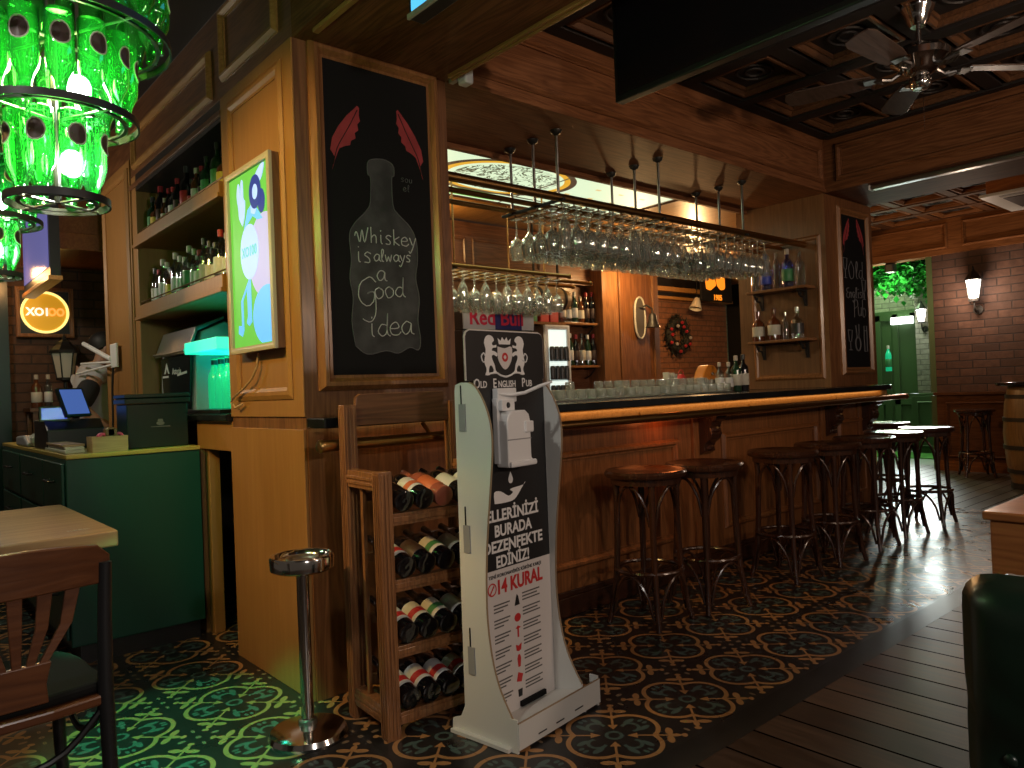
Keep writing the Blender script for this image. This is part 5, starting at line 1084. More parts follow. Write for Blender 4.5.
sh = obj('side_table', MB().box(.98, 1.38, 6.80, 7.15, 1.17, 1.199).box(1.0, 1.03, 6.82, 6.85, 0, 1.17).box(1.33, 1.36, 6.82, 6.85, 0, 1.17).box(1.0, 1.03, 7.10, 7.13, 0, 1.17).box(1.33, 1.36, 7.10, 7.13, 0, 1.17), 'wood_x'); tag(sh, 'high dark wooden stand under the iron lantern by the dark brick wall', 'stand')
for i, (x, k) in enumerate(((1.04, 1), (1.12, 4))): put_bottle(k, .26, '%s bottle on the high stand left of the iron lantern' % ('brown' if i == 0 else 'clear'), 'bottles on the high stand', (x, 6.90, 1.1995))
# person behind the cabinet, seen from the side, facing right
pe = thing('person', 'person with short dark hair in a grey and black shirt behind the green cabinet', 'person', (1.29, 6.20, -.0))
def skin_mesh(name, pts, edges, rad, mat, parent, sub=2):
    me = bpy.data.meshes.new(name); me.from_pydata(pts, edges, []); me.update()
    o = bpy.data.objects.new(name, me); COL.objects.link(o)
    sk = o.modifiers.new('skin', 'SKIN'); sk.use_smooth_shade = True; o.modifiers.new('sub', 'SUBSURF').levels = sub; o.modifiers['sub'].render_levels = sub
    for i, r in enumerate(rad):
        r = r if isinstance(r, tuple) else (r, r); me.skin_vertices[0].data[i].radius = r; me.skin_vertices[0].data[i].use_root = (i == 0)
    dg = bpy.context.evaluated_depsgraph_get(); m2 = bpy.data.meshes.new_from_object(o.evaluated_get(dg)); bpy.data.objects.remove(o)
    m2.materials.clear(); m2.materials.append(M[mat]); m2.polygons.foreach_set('use_smooth', [True] * len(m2.polygons)); m2.name = name
    ob = bpy.data.objects.new(name, m2); COL.objects.link(ob); ob.parent = parent; return ob
# local frame: +x is forward (to the right of the photo), y sideways (-y towards the camera)
B = [(0, 0, .95), (.0, 0, 1.12), (.02, 0, 1.30), (.0, 0, 1.44), (.045, 0, 1.50), (.085, 0, 1.555), (.10, 0, 1.625), (.085, 0, 1.685),
     (.0, -.17, 1.43), (-.13, -.235, 1.20), (.02, -.24, 1.03), (.10, -.22, 1.02), (.0, .17, 1.43), (-.01, .23, 1.16), (.18, .20, 1.05), (.26, .17, 1.06),
     (0, -.09, .88), (.02, -.10, .50), (0, -.10, .08), (.10, -.10, .03), (0, .09, .88), (.02, .10, .50), (0, .10, .08), (.10, .10, .03)]
Ed = [(0, 1), (1, 2), (2, 3), (3, 4), (4, 5), (5, 6), (6, 7), (3, 8), (8, 9), (9, 10), (10, 11), (3, 12), (12, 13), (13, 14), (14, 15), (0, 16), (16, 17), (17, 18), (18, 19), (0, 20), (20, 21), (21, 22), (22, 23)]
R_ = [(.15, .11), (.15, .11), (.16, .11), (.12, .08), .052, (.075, .068), (.092, .078), (.07, .062), .062, .045, .036, .030, .062, .045, .036, .030, .085, .06, .045, .035, .085, .06, .045, .035]
body = skin_mesh('body', B, Ed, R_, 'skin', pe)
T = [(0, 0, .93), (.0, 0, 1.12), (.02, 0, 1.30), (.0, 0, 1.42), (.02, 0, 1.50), (.0, -.17, 1.435), (-.03, -.185, 1.36), (.0, .17, 1.43), (-.01, .215, 1.22)]
skin_mesh('shirt', T, [(0, 1), (1, 2), (2, 3), (3, 4), (3, 5), (5, 6), (3, 7), (7, 8)], [(.165, .125), (.165, .125), (.175, .125), (.150, .105), .074, .082, .070, .082, .070], 'grey_cloth', pe)
skin_mesh('black_sleeve', [(-.035, -.185, 1.39), (-.10, -.225, 1.26), (-.135, -.237, 1.18)], [(0, 1), (1, 2)], [.084, .076, .062], 'black_cloth', pe)
skin_mesh('black_sleeve', [(-.0, .18, 1.40), (-.015, .225, 1.24), (-.02, .235, 1.15)], [(0, 1), (1, 2)], [.082, .072, .062], 'black_cloth', pe)
skin_mesh('trousers', [(0, 0, .98), (0, 0, .90), (0, -.09, .86), (.02, -.10, .50), (0, -.10, .10), (0, .09, .86), (.02, .10, .50), (0, .10, .10)], [(0, 1), (1, 2), (2, 3), (3, 4), (1, 5), (5, 6), (6, 7)], [(.165, .125), (.17, .13), .098, .074, .062, .098, .074, .062], 'black_cloth', pe)
obj('hair', MB().at(Matrix.Translation((.070, 0, 1.675)) @ Matrix.Rotation(-.35, 4, 'Y')).lathe([(0, .075), (.05, .066), (.082, .04), (.094, 0), (.092, -.04), (.082, -.05), (.0, -.05)], 16), 'hair', pe, 0, True)
obj('face', MB().ball((.195, 0, 1.600), .018, 8, (1.1, .8, 1.5)).ball((.180, -.034, 1.633), .011, 8).ball((.180, .034, 1.633), .011, 8).ball((.183, 0, 1.560), .016, 8, (.8, 1.6, .6)).ball((.080, -.083, 1.615), .022, 8, (.9, .5, 1.3)).ball((.080, .083, 1.615), .022, 8, (.9, .5, 1.3)), 'skin', pe, 0, True)
for s in (-1, 1):
    hd = MB()
    if s < 0: hd.m = Matrix.Translation((-.16, -.05, -.012))
    for k in range(4): hd.tube([(.275, s * .17 + (k - 1.5) * .019, 1.035 if s < 0 else 1.065), (.315, s * .17 + (k - 1.5) * .020, 1.03 if s < 0 else 1.06), (.340, s * .17 + (k - 1.5) * .020, 1.005 if s < 0 else 1.035)], [.009, .0085, .007], 8)
    hd.tube([(.255, s * .135, 1.04 if s < 0 else 1.07), (.285, s * .115, 1.035 if s < 0 else 1.065), (.31, s * .11, 1.02 if s < 0 else 1.05)], [.011, .010, .008], 8)
    obj('fingers', hd, 'skin', pe, 0, True)

# ================================================================== BOTTLE CHANDELIERS
def chandelier(label, x, y):
    z0 = 1.752
    t = thing('bottle_chandelier', label, 'chandelier', (x, y, z0), 0, 'bottle chandeliers')
    H_ = .222
    tiers = [(.092, 0.0, 8), (.170, .222, 14), (.258, .444, 21)]
    prof = [(r * H_ * 1.16, z * H_) for r, z in BP['beer']]
    inv = [(r, H_ - z) for r, z in reversed(prof)]
    bme = MB().lathe(inv, 14).mesh('bottle'); fixn(bme); bme.materials.append(M['glass_green']); bme.polygons.foreach_set('use_smooth', [True] * len(bme.polygons))
    R = .151 * H_
    lm = MB(); v = []; n = 14; c_ = [(0, 0)]
    a_ = [((.022) * math.cos(2 * PI * k / n), .026 * math.sin(2 * PI * k / n)) for k in range(n)]
    def wrap(u, vv, d): an = u / (R + d); return ((R + d) * math.cos(an), (R + d) * math.sin(an), H_ * .70 + vv)
    lm.add([wrap(0, 0, .0012)] + [wrap(u, vv, .0012) for u, vv in a_], [(0, k + 1, (k + 1) % n + 1) for k in range(n)])
    lme = lm.mesh('label'); lme.materials.append(M['label_brown'])
    rm = MB().tube([wrap(u * 1.08, vv * 1.08, .0012) for u, vv in a_], .0022, 5, True).mesh('label_rim'); rm.materials.append(M['label_cream'])
    for R0, zb, nb in tiers:
        for k in range(nb):
            a = 2 * PI * (k + .3) / nb
            b = bpy.data.objects.new('bottle', bme); COL.objects.link(b); b.parent = t; b.location = (R0 * math.cos(a), R0 * math.sin(a), zb); b.rotation_euler = (0, 0, a)
            for nm, me in (('label', lme), ('label_rim', rm)):
                l = bpy.data.objects.new(nm, me); COL.objects.link(l); l.parent = b
        rr = R0 + .030
        obj('ring', MB().lathe([(rr, zb - .010), (rr + .005, zb - .010), (rr + .005, zb + .010), (rr, zb + .010), (rr, zb - .010)], 40).lathe([(R0 - .005, zb - .006), (R0 + .005, zb - .006), (R0 + .005, zb), (R0 - .005, zb), (R0 - .005, zb - .006)], 40), 'iron', t, 0, True)
        for k in range(4):
            a = 2 * PI * k / 4 + .5; obj('spoke', MB().tube([(.012 * math.cos(a), .012 * math.sin(a), zb - .004), ((R0 + .031) * math.cos(a), (R0 + .031) * math.sin(a), zb - .004)], .004, 6), 'steel', t)
    obj('stem', MB().tube([(0, 0, -.004), (0, 0, 1.30)], .009, 8), 'iron', t)
    for zb, off in ((.10, .03), (.30, .05)):
        obj('bulb', MB().at((off, -off, zb)).ball((0, 0, 0), .030, 14, (1, 1, 1.25)), 'bulb', t, 0, True)
    return t
chandelier('nearest large tiered chandelier of hanging green beer bottles', .413, 2.31)
chandelier('farther tiered chandelier of hanging green beer bottles behind the nearest one', .40, 3.72)

# ================================================================== TABLE AND CHAIR at left
t = thing('table', 'light wooden table with a thick top at the left edge', 'table', (.28, 3.45, 0)); o = (.28, 3.45, 0)
obj('top', loc(MB().box(-.12, .682, 2.965, 3.985, .695, .752), o), 'wood_table', t, .006)
obj('column', loc(MB().tube([(.28, 3.45, .04), (.28, 3.45, .694)], .045, 14), o), 'iron', t, 0, True)
obj('foot', loc(MB().box(-.02, .58, 3.41, 3.49, 0, .035).box(.24, .32, 3.10, 3.80, 0, .035), o), 'iron', t, .004)
obj('mark', text_mb('BEER', .035, Matrix.Translation((.30, -.36, .7525)) @ Matrix.Rotation(.1, 4, 'Z'), .0004), 'foil_cream', t)
t = thing('dining_chair', 'brown wooden chair with fanned back slats and black legs at the table', 'chair', (.25, 2.40, 0), math.radians(4)); t.scale = (1.06, 1.0, 1.035)
# local: back rest at y = -.21, seat toward +y
def backc(x): return -.225 + 1.1 * x * x   # curve of the back in plan
tr_ = []
n = 14
for i in range(n + 1):
    x = -.215 + .43 * i / n; h0 = .705 + .035 * (1 - (x / .215) ** 2) * .2; h1 = .80 + .022 * math.sin(PI * i / n)
    if i in (0, n): h0, h1 = .725, .775
    tr_.append((x, h0, h1))
mb = MB(); v = []; f = []
for x, h0, h1 in tr_:
    for dy, h in ((-.011, h0), (.011, h0), (.011, h1), (-.011, h1)): v.append((x, backc(x) + dy - .02 * (h - .7), h))
for i in range(n):
    for j in range(4): f.append((i * 4 + j, i * 4 + (j + 1) % 4, (i + 1) * 4 + (j + 1) % 4, (i + 1) * 4 + j))
f += [(3, 2, 1, 0), (n * 4, n * 4 + 1, n * 4 + 2, n * 4 + 3)]
mb.add(v, f); obj('top_rail', mb, 'wood_chair', t, .004, True)
for i, k in enumerate((-2, -1, 0, 1, 2)):
    xt, xb = k * .062, k * .026
    mb = MB(); v = []
    for x, z, wd in ((xt, .715, .016), ((xt * .75 + xb * .25), .63, .013), (xb, .545, .009)):
        for dx, dy in ((-wd, -.006), (wd, -.006), (wd, .006), (-wd, .006)): v.append((x + dx, backc(x) + dy, z))
    f = [(j * 4 + q, j * 4 + (q + 1) % 4, (j + 1) * 4 + (q + 1) % 4, (j + 1) * 4 + q) for j in range(2) for q in range(4)] + [(3, 2, 1, 0), (8, 9, 10, 11)]
    mb.add(v, f); obj('back_slat', mb, 'wood_chair', t, .002)
obj('palmette', MB().prism([(-.07, .552), (.07, .552), (.058, .50), (.062, .455), (-.062, .455), (-.058, .50)], backc(0) - .008, backc(0) + .008, 'xz'), 'wood_chair', t, .003)
obj('seat', MB().prism(smooth([(-.17, -.20), (.17, -.20), (.20, -.05), (.195, .12), (.13, .195), (-.13, .195), (-.195, .12), (-.20, -.05), (-.17, -.20)], 3)[:-1], .432, .462, 'xy'), 'black_matte', t, .01)
obj('seat_rim', MB().prism(smooth([(-.18, -.215), (.18, -.215), (.21, -.05), (.205, .125), (.135, .205), (-.135, .205), (-.205, .125), (-.21, -.05), (-.18, -.215)], 3)[:-1], .405, .4315, 'xy'), 'wood_chair', t, .006)
for s in (-1, 1):
    obj('rear_leg', MB().tube([(s * .200, backc(.2) - .016, .76), (s * .196, backc(.2) - .012, .62), (s * .19, -.205, .45), (s * .192, -.215, .22), (s * .205, -.25, 0)], [.015, .016, .018, .017, .014], 10), 'black', t, 0, True)
    obj('front_leg', MB().tube([(s * .165, .165, .404), (s * .17, .17, .2), (s * .185, .185, 0)], [.018, .016, .014], 10), 'black', t, 0, True)
    obj('side_brace', MB().tube(smooth([(s * .172, .15, .395), (s * .175, .09, .33), (s * .178, .0, .29), (s * .182, -.12, .33), (s * .185, -.185, .395)], 3), .009, 8), 'black', t, 0, True)
obj('back_brace', MB().tube(smooth([(-.18, -.20, .39), (-.10, -.195, .31), (0, -.19, .285), (.10, -.195, .31), (.18, -.20, .39)], 3), .009, 8), 'black', t, 0, True)

# ================================================================== CEILING THINGS
t = thing('ceiling_fan', 'chrome ceiling fan with dark wooden blades under the coffered ceiling', 'fan', (4.10, 1.47, 2.66)); 
obj('canopy', MB().lathe([(.015, .30), (.035, .30), (.05, .325), (.058, .345), (.066, .365), (.078, .385), (.084, .40), (.084, .435), (0, .435)], 24), 'chrome', t, 0, True)
obj('downrod', MB().tube([(0, 0, .20), (0, 0, .31)], .012, 10), 'chrome', t, 0, True)
obj('motor', MB().lathe([(0, .05), (.05, .05), (.085, .075), (.10, .10), (.135, .125), (.14, .155), (.12, .18), (.08, .198), (.03, .205), (0, .205)], 28), 'chrome', t, 0, True)
obj('switch_housing', MB().lathe([(0, -.02), (.035, -.018), (.05, 0), (.052, .03), (.045, .05), (0, .05)], 20), 'chrome', t, 0, True)
for k in range(5):
    a = 2 * PI * k / 5 + math.radians(35); R0 = Matrix.Rotation(a, 4, 'Z')
    ir = MB().at(R0).tube([(.085, 0, .085), (.13, 0, .06), (.17, .02, .062), (.21, 0, .075)], .011, 8).tube([(.13, 0, .06), (.17, -.025, .062), (.21, 0, .075)], .010, 8).box(.20, .26, -.035, .035, .070, .077)
    b_ = obj('blade', MB().at(R0 @ Matrix.Rotation(.21, 4, 'X')).prism([(.225, -.05), (.30, -.062), (.60, -.072), (.65, -.055), (.66, 0), (.65, .055), (.60, .072), (.30, .062), (.225, .05)], .080, .088, 'xy'), 'fan_blade', t, .002)
    obj('blade_iron', ir, 'iron_grey', b_, 0, True)
obj('pull_chain', MB().tube([(.03, 0, -.02), (.03, 0, -.22)], .0015, 5), 'chrome', t)
t = thing('television', 'large black television hung from the ceiling, screen dark', 'television', (2.47, 1.45, 2.45)); o = (2.47, 1.45, 2.45)
obj('panel', loc(MB().box(2.452, 2.50, .95, 2.085, 2.40, 3.03), o), 'black', t, .006)
obj('screen', loc(MB().box(2.4495, 2.4515, .97, 2.065, 2.425, 3.015), o), 'black_gloss', t)
obj('mount', loc(MB().box(2.50, 2.56, 1.42, 1.50, 2.60, 3.098), o), 'black', t)
t = thing('lit_screen', 'small cyan lit poster box hung under the bulkhead at the top', 'screen', (1.43, 1.6, 2.5)); o = (1.43, 1.6, 2.5)
obj('case', loc(MB().box(1.414, 1.47, 1.2, 2.08, 2.447, 2.629), o), 'black', t, .003)
obj('display', loc(MB().box(1.409, 1.4135, 1.22, 2.06, 2.464, 2.62), o), 'screen_cyan', t)
obj('bottom_edge', loc(MB().box(1.405, 1.414, 1.2, 2.08, 2.445, 2.462), o), 'foil_cream', t)
obj('bracket', loc(MB().box(1.47, 1.53, 1.55, 1.75, 2.52, 2.629), o), 'black', t)
t = thing('speaker', 'small grey and white wall speaker at the top corner beside the left pillar', 'speaker', (2.09, 2.70, 2.63)); o = (2.09, 2.70, 2.63)
obj('bracket', loc(MB().box(2.072, 2.10, 2.70, 2.752, 2.615, 2.70), o), 'grey_plastic', t, .004)
obj('body', loc(MB().box(2.085, 2.135, 2.64, 2.70, 2.59, 2.685), o), 'white_plastic', t, .01)
t = thing('air_curtain', 'long grey metal strip fixed under the right lintel', 'air curtain', (5.85, 1.3, 2.62)); o = (5.85, 1.3, 2.62)
obj('housing', loc(MB().box(5.79, 5.865, -.2, 2.46, 2.60, 2.636), o), 'steel', t, .01)
obj('end_cap', loc(MB().box(5.79, 5.865, 2.461, 2.475, 2.60, 2.636), o), 'white_plastic', t, .004)
t = thing('air_conditioner', 'white ceiling air conditioner outlet under a wooden box at far right', 'air conditioner', (8.6, 2.0, 2.86)); o = (8.6, 2.0, 2.86)
obj('wooden_box', loc(MB().box(8.2, 9.1, 1.2, 2.40, 2.885, 3.055), o), 'wood_orange', t, .004)
obj('cassette', loc(MB().box(8.15, 9.15, 1.15, 2.45, 2.855, 2.884), o), 'white_plastic', t, .006)
obj('grille', loc(MB().box(8.35, 8.95, 1.75, 2.30, 2.85, 2.8545), o), 'black', t); obj('flap', loc(MB().box(8.22, 8.28, 1.4, 2.3, 2.85, 2.8545), o), 'grey_plastic', t)

# ================================================================== FAR RIGHT
def sconce(label, x, y, z, facing, energy, s=1.0):
    t = thing('wall_sconce', label, 'wall lamp', (x, y, z), facing)   # local -x points into the room
    obj('wall_plate', MB().at(Matrix.Translation((-.004, 0, -.16 * s)) @ Matrix.Rotation(PI / 2, 4, 'Y')).lathe([(0, -.012), (.05 * s, -.010), (.05 * s, .004), (0, .004)], 16), 'iron', t, 0, True)
    obj('arm', MB().tube(smooth([(-.01, 0, -.16 * s), (-.06, 0, -.19 * s), (-.12, 0, -.15 * s), (-.13, 0, -.06 * s)], 4), .010 * s, 8), 'iron', t, 0, True)
    c = MB()
    g = bpy.data.objects.new('lantern', None)
    def sub(name, mb, mat): o_ = obj(name, mb, mat, t); return o_
    q = Matrix.Translation((-.13, 0, -.04 * s))
    sub('glass_panes', MB().at(q).lathe([(.042 * s, 0), (.074 * s, .20 * s), (.0, .20 * s)], 6), 'sconce_glass')
    sub('roof', MB().at(q @ Matrix.Translation((0, 0, .20 * s))).lathe([(.088 * s, 0), (.084 * s, .015), (.045 * s, .07 * s), (.02 * s, .10 * s), (.01 * s, .14 * s), (0, .16 * s)], 6), 'iron')
    fr = MB().at(q).lathe([(.055 * s, -.03 * s), (.055 * s, 0), (.03 * s, 0)], 6)
    for k in range(6):
        a = k * PI / 3; fr.tube([(.047 * s * math.cos(a), .047 * s * math.sin(a), 0), ((.077 * s) * math.cos(a), .077 * s * math.sin(a), .20 * s)], .006 * s, 5)
    sub('cage', fr, 'iron')
    return t
sconce('lit iron lantern sconce on the brick wall at far right', XW - .002, 3.07, 2.10, 0, 30, 1.08)
lamp('sconce_light', 'POINT', (XW - .26, 3.07, 2.10), 20, (1.0, 0.74, 0.55), 0.07)
sconce('lit lantern sconce on the brick pier out in the passage', 11.998, 4.38, 2.0, 0, 20, 0.9)
lamp('passage_sconce_light', 'POINT', (11.72, 4.38, 2.05), 9, (0.95, 1.0, 0.9), 0.06)
tb = obj('tube_light', MB().box(12.255, 12.318, 4.66, 4.98, 1.98, 2.09), 'tube_white'); tag(tb, 'white tube light above the green passage door', 'lamp')
S('trim_21', MB().box(10.205, 11.3, 3.4, 3.45, 2.94, 2.98).box(10.205, 11.3, 4.3, 4.34, 2.94, 2.98).box(10.205, 11.3, 5.2, 5.24, 2.94, 2.98).box(10.5, 10.54, 3.3, 5.4, 2.98, 3.02).box(11.1, 11.14, 3.3, 5.4, 2.98, 3.02), 'wood_x')
iv = MB(); random.seed(3)
for k in range(5200):
    p = Vector((random.uniform(10.5, 11.2), random.uniform(3.5, 5.2), 0)); p.z = 2.33 - .10 * (p.y < 4.05) + .05 * math.sin(p.y * 7.1) + random.random() ** 0.8 * .62 - (.12 if random.random() < .05 else 0)
    mt = Matrix.Translation(p) @ Matrix.Rotation(random.uniform(0, 6.28), 4, 'Z') @ Matrix.Rotation(random.uniform(-1.2, 1.2), 4, 'X'); s = random.uniform(.03, .06)
    iv.m = mt; iv.add([(0, -s, 0), (s * .7, -s * .1, s * .15), (0, s, 0), (-s * .7, -s * .1, s * .15)], [(0, 1, 2), (0, 2, 3)])
iv.m = Matrix.Identity(4)
o = obj('ivy', iv, 'ivy'); o['kind'] = 'stuff'; tag(o, 'dense green ivy leaves hanging at the top of the passage opening', 'ivy')
bo = obj('spotlight', MB().box(XW + .02, XW + .14, 4.02, 4.14, 2.52, 2.639), 'black', None, .02); tag(bo, 'small black spotlight under the lintel of the passage opening', 'spotlight')
bb = bottle('tall green bottle sign hanging beside the passage door', 'slim', .40, 'glass_glow', 'label_green', 'label_cream', None, None, 'bottle'); bb.location = (12.05, 4.95, 1.25)
hk = obj('bottle_stand', MB().box(12.0, 12.1, 4.90, 5.0, 0, 1.249), 'green_door'); tag(hk, 'narrow green post under the tall green bottle in the passage', 'post')
t = thing('barrel_table', 'high barrel table with dark round top at the right edge', 'table', (8.92, 2.22, 0))
obj('barrel', MB().lathe([(.0, .06), (.26, .06), (.30, .25), (.32, .55), (.30, .86), (.26, 1.04), (0, 1.04)], 28), 'barrel_wood', t, 0, True)
for z, r in ((.18, .29), (.42, .318), (.70, .316), (.93, .29)): obj('hoop', MB().lathe([(r - .01, z - .02), (r + .004, z - .02), (r + .004, z + .02), (r - .01, z + .02)], 28), 'iron', t, 0, True)
obj('top', MB().lathe([(0, 1.041), (.36, 1.041), (.37, 1.05), (.37, 1.07), (.36, 1.078), (0, 1.078)], 32), 'black_gloss', t, 0, True)
obj('foot', MB().lathe([(0, 0), (.27, 0), (.27, .058), (0, .058)], 24), 'iron', t, 0, True)
nb = obj('napkin_box', MB().box(8.80, 8.90, 2.12, 2.22, 1.0785, 1.24), 'label_cream', None, .004); tag(nb, 'pale napkin box on the barrel table at the right edge', 'napkin box')
# green tufted sofa and wooden partition, near right
t = thing('sofa', 'dark green tufted leather sofa back at the lower right corner', 'sofa', (1.72, 0.0, 0))
N1, N2 = 40, 32; v = []; f = []
btn = [(.475, .46), (.30, .40), (-.10, .40), (-.5, .40), (.10, .60), (-.30, .60), (.10, .2), (-.3, .2)]
def depth(y, z):
    d = 0.0
    for by, bz in btn:
        r2 = ((y - by) ** 2 + (z - bz) ** 2); d += .030 * math.exp(-r2 / .0045) + .0
    # diagonal creases between neighbouring buttons
    for by, bz in btn:
        for sy in (-1, 1):
            for sz in (-1, 1):
                ex, ez = by + sy * .20, bz + sz * .20
                L2 = .08; u = max(0, min(1, ((y - by) * (ex - by) + (z - bz) * (ez - bz)) / L2))
                q = (y - by - u * (ex - by)) ** 2 + (z - bz - u * (ez - bz)) ** 2
                d = max(d, .012 * math.exp(-q / .0005))
    return d
for i in range(N1 + 1):
    for j in range(N2 + 1):
        y = -.75 + 1.31 * i / N1; z = .04 + .765 * j / N2
        cr = .06; qy, qz = y - (.56 - cr), z - (.805 - cr)
        if qy > 0 and qz > 0:
            mxq = max(qy, qz); L_ = math.hypot(qy, qz); y, z = .56 - cr + qy * mxq / L_, .805 - cr + qz * mxq / L_; ed = cr - mxq
        ed = min(.56 - y, .805 - z) if not (qy > 0 and qz > 0) else ed; rnd = .060 * (1 - min(1, max(0, ed) / .07)) ** 2
        v.append((1.60 + rnd + depth(y, z) - 1.72, y, z))
for i in range(N1):
    for j in range(N2): a_ = i * (N2 + 1) + j; f.append((a_, a_ + 1, a_ + N2 + 2, a_ + N2 + 1))
mb = MB(); mb.add(v, f)
bk = obj('tufted_back', mb, 'green_leather', t, 0, True); sl = bk.modifiers.new('solid', 'SOLIDIFY'); sl.thickness = .08; sl.offset = -1 if True else 1
for by, bz in btn[:5]: obj('button', MB().ball((1.60 + depth(by, bz) - 1.725, by, bz), .013, 10, (.6, 1, 1)), 'green_leather', t, 0, True)
obj('back_frame', MB().box(-.01, .10, -.745, .535, 0.0, .775), 'green_leather', t, .02)
t = thing('partition', 'orange brown wooden partition box behind the green sofa', 'partition', (2.75, .45, 0)); o = (2.75, .45, 0)
obj('body', loc(MB().box(2.42, 3.10, .20, .735, 0, .775), o), 'wood_orange', t, .004)
obj('top', loc(MB().box(2.405, 3.115, .19, .75, .776, .80), o), 'wood_orange', t, .005)
obj('corner_bead', loc(MB().tube([(2.415, .742, .0), (2.415, .742, .55)], .012, 8), o), 'wood_mold', t, 0, True)

# ================================================================== BEHIND THE BAR
bc = obj('back_counter', MB().box(2.2, 5.32, 4.35, 4.99, 0, .93).box(2.2, 5.32, 4.32, 4.99, .931, .965), 'wood_x'); tag(bc, 'dark wooden back counter behind the bar', 'counter')
t = thing('drink_sign', 'energy drink sign in silver and navy with big red lettering', 'sign', (3.62, 4.45, .965)); o = (3.62, 4.45, .965)
obj('cooler', loc(MB().box(3.36, 4.06, 4.40, 4.66, .966, 1.66), o), 'black', t, .01)
obj('silver_panel', loc(MB().box(3.36, 3.66, 4.385, 4.399, 1.66, 1.84), o), 'rb_silver', t); obj('silver_panel', loc(MB().box(3.93, 4.06, 4.385, 4.399, 1.66, 1.84), o), 'rb_silver', t)
obj('navy_panel', loc(MB().box(3.66, 3.93, 4.385, 4.399, 1.66, 1.84), o), 'rb_navy', t)
obj('backing', loc(MB().box(3.36, 4.06, 4.40, 4.50, 1.66, 1.84), o), 'black', t)
mm = Matrix.Translation((-o[0], -o[1], -o[2])) @ basis((3.68, 4.384, 1.745), (1, 0, 0), (0, 0, 1))
obj('lettering', text_mb('Red Bull', .165, mm, .002, .98, bold=.003), 'rb_red', t)
t = thing('fridge', 'narrow glass door fridge lit white with cans, beside the whiskey shelves', 'fridge', (4.66, 4.85, 1.5)); o = (4.66, 4.85, 1.5)
t.location = (4.66, 4.86, .966); o = (4.66, 4.86, .966)
obj('cabinet', loc(MB().box(4.50, 4.80, 4.74, 4.98, .966, 1.75), o), 'steel', t, .005)
obj('lit_interior', loc(MB().box(4.535, 4.765, 4.732, 4.739, 1.02, 1.71), o), 'fridge_light', t)
obj('door_frame', loc(MB().frame(4.50, 4.80, .98, 1.75, .035, 4.738, 4.715, 'xz', .9), o), 'white_plastic', t)
cn = MB()
for z in (1.10, 1.27, 1.44):
    cn = MB()
    for k in range(4): cn.lathe([(0, 0), (.022, 0), (.024, .01), (.024, .10), (.018, .12), (0, .12)], 10, (4.56 + k * .058, 4.705, z)).box(4.535, 4.765, 4.69, 4.728, z - .008, z - .002)
    obj('row_of_cans', loc(cn, o), 'foil_dark', t)
# wooden barrel-like lamp over the back bar and a shelf of coloured packs
t = thing('barrel_lamp', 'warm lit wooden barrel end hung over the back bar', 'lamp', (4.42, 4.60, 1.955))
obj('barrel', MB().at(Matrix.Rotation(PI / 2, 4, 'Y')).lathe([(0, -.22), (.085, -.22), (.105, -.1), (.11, 0), (.105, .1), (.085, .22), (0, .22)], 20), 'wood_table', t, 0, True)
for x in (-.14, .14): obj('hoop', MB().at(Matrix.Translation((x, 0, 0)) @ Matrix.Rotation(PI / 2, 4, 'Y')).lathe([(.09, -.012), (.106, -.012), (.106, .012), (.09, .012)], 20), 'iron', t, 0, True)
obj('strap', MB().box(-.145, -.135, -.01, .01, .10, .70).box(.135, .145, -.01, .01, .10, .70), 'iron', t)
ps = obj('pack_shelf', MB().box(4.12, 4.84, 4.80, 4.99, 1.762, 1.785), 'wood_mold'); tag(ps, 'short wooden shelf with coloured packs above the lit fridge', 'shelf')
for i, (x, mt, ds) in enumerate(((4.20, 'label_green', 'green'), (4.34, 'black', 'black'), (4.46, 'label_green', 'green and white'), (4.60, 'print_red', 'red'), (4.72, 'label_red', 'dark red'))):
    p = obj('pack', MB().box(x - .05, x + .05, 4.82, 4.92, 1.7855, 1.95 + .02 * (i % 3)), mt, None, .004); tag(p, '%s drink pack on the short shelf above the fridge, %s from the left' % (ds, ORD[i]), 'pack', 'packs on the short shelf')
# whiskey shelves left of the column
for z, nm in ((1.775, 'upper'), (1.375, 'lower')):
    t = thing('wall_shelf', '%s whiskey shelf on the dark wall left of the bell column' % nm, 'shelf', (5.10, 4.9, z))
    obj('board', MB().box(-.24, .228, -.06, .098, 0, .022), 'wood_mold', t, .003)
    obj('bracket', MB().box(.16, .18, -.05, .098, -.012, 0).tube([(.17, -.04, -.012), (.17, .02, -.07), (.17, .088, -.10)], .008, 6), 'iron', t)
    for i in range(6):
        k = ((9, 4, 7, 1, 2, 2), (9, 7, 2, 9, 7, 2))[nm == 'lower'][i]
        put_bottle(k, (.25 if k in (1, 4) else [.29, .30][i % 2]), '%s bottle, %s from the left on the %s whiskey shelf' % (SPIRITS[k][4], ORD[i], nm), 'bottles on the %s whiskey shelf' % nm, (4.905 + i * .079, 4.90, z + .0225))
t = thing('beer_tap', 'chrome beer tap column on the bar near the white stand', 'tap', (3.02, 3.335, 1.1185))
t.location = (3.10, 3.325, 1.1185); t.rotation_euler = (0, 0, PI)
obj('column', MB().lathe([(.035, 0), (.035, .01), (.016, .02), (.014, .09), (.02, .10), (.02, .11), (0, .115)], 14), 'chrome', t, 0, True)
obj('spout', MB().tube([(0, 0, .09), (.0, -.05, .10), (.0, -.07, .06)], .008, 8), 'chrome', t, 0, True)
obj('handle', MB().tube([(0, -.01, .11), (.04, -.015, .15)], [.006, .010], 8), 'white_plastic', t, 0, True)
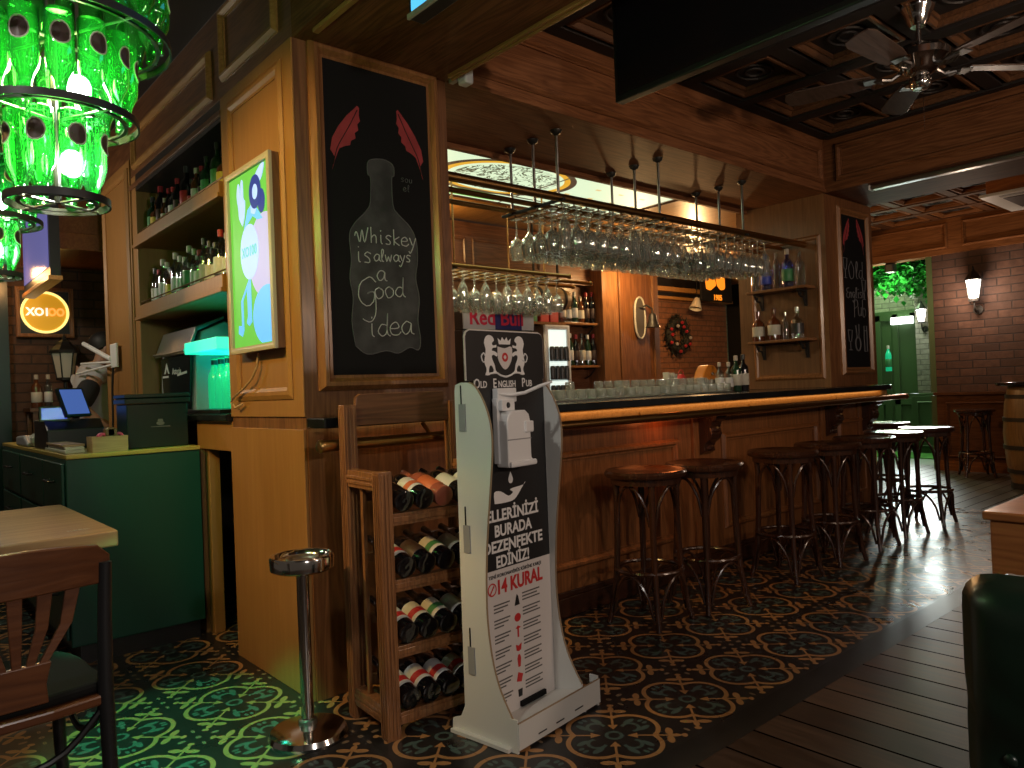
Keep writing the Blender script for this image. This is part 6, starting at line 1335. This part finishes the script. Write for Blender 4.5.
# bell on its oval mirror plaque
t = thing('ship_bell', 'oval cream framed plaque with a black bell on the wooden column', 'bell', (5.86, 4.775, 1.86)); o = (5.86, 4.775, 1.86)
ov = [(.078 * math.cos(a) , .205 * (1 if math.sin(a) > 0 else -1) * abs(math.sin(a)) ** .7) for a in [2 * PI * k / 32 for k in range(32)]]
obj('plaque', MB().prism([(x, z) for x, z in ov], -.002, .020, 'xz'), 'plaque_grey', t)
obj('rim', MB().tube([(x, -.004, z) for x, z in ov], .010, 8, True), 'label_cream', t, 0, True)
obj('bell', MB().at((.085, -.09, -.02)).lathe([(.072, -.08), (.06, -.06), (.046, -.02), (.04, .03), (.028, .055), (.008, .062), (.008, .10), (0, .10)], 18), 'iron', t, 0, True)
obj('bell_arm', MB().tube([(.0, -.002, .10), (.04, -.06, .12), (.085, -.09, .082)], .010, 8), 'iron', t, 0, True)
# wreath, dark beam lamp, hanging emblem in the far room
t = thing('wreath', 'round dark wreath with red and white baubles on the far brick wall', 'wreath', (8.72, 6.44, 1.87))
wr = MB(); random.seed(11)
wr.tube([(.20 * math.cos(a), 0, .20 * math.sin(a)) for a in [2 * PI * k / 24 for k in range(24)]], .05, 8, True)
for k in range(420):
    a = random.uniform(0, 2 * PI); r = .20 + random.uniform(-.10, .10); s = random.uniform(.02, .05)
    wr.m = Matrix.Translation((r * math.cos(a), random.uniform(-.05, .03), r * math.sin(a))) @ Matrix.Rotation(random.uniform(0, 6.3), 4, 'Y') @ Matrix.Rotation(random.uniform(-1, 1), 4, 'X')
    wr.add([(-s, 0, 0), (0, -.01, s * .3), (s, 0, 0), (0, -.01, -s * .3)], [(0, 1, 2), (0, 2, 3)])
wr.m = Matrix.Identity(4); obj('greenery', wr, 'wreath_dark', t)
for k in range(12):
    a = 2 * PI * k / 12 + random.uniform(-.2, .2); r = .19 + random.uniform(-.06, .06)
    obj('bauble', MB().ball((r * math.cos(a), -.065, r * math.sin(a)), .026, 8), 'foil_red' if k % 4 else 'grey_plastic', t, 0, True)
t = thing('hanging_emblem', 'glowing orange emblem with the year 1905 hung on a dark board', 'sign', (9.05, 6.0, 2.50)); o = (9.05, 6.0, 2.50)
obj('board', MB().box(-.36, .40, .0, .03, -.19, .20), 'black_matte', t, .02)
mm = basis((0, -.001, .06), (1, 0, 0), (0, 0, 1))
obj('orange_blossom', merge(flat(smooth([(-.24, -.08), (-.25, .06), (-.15, .09), (-.10, .04), (-.05, .06), (-.02, -.02), (-.10, -.07), (-.16, -.10), (-.24, -.08)], 3)[:-1], mm, 0, .012), flat(smooth([(.02, -.02), (.0, .09), (.08, .13), (.18, .11), (.20, .02), (.19, -.06), (.10, -.08), (.02, -.02)], 3)[:-1], mm, 0, .012)), 'orange_glow', t)
obj('year', text_mb('1905', .105, basis((.03, -.001, -.135), (1, 0, 0), (0, 0, 1)), .003, 1.0, bold=.003), 'orange_glow', t)
obj('hanger', MB().box(-.30, -.29, .01, .02, .22, .155 + .0).box(.30, .31, .01, .02, .20, .655 - .505), 'iron', t)
t = thing('cone_lamp', 'small cream fabric lamp shade hanging before the far brick wall', 'lamp', (8.72, 6.15, 2.12))
obj('shade', MB().at(Matrix.Rotation(.35, 4, 'Y')).lathe([(.09, .10), (.035, .26), (.03, .26), (.085, .10), (.09, .10)], 18), 'label_cream', t, 0, True)
obj('cord', MB().tube([(.08, 0, .25), (.09, 0, .53)], .006, 6), 'black', t)
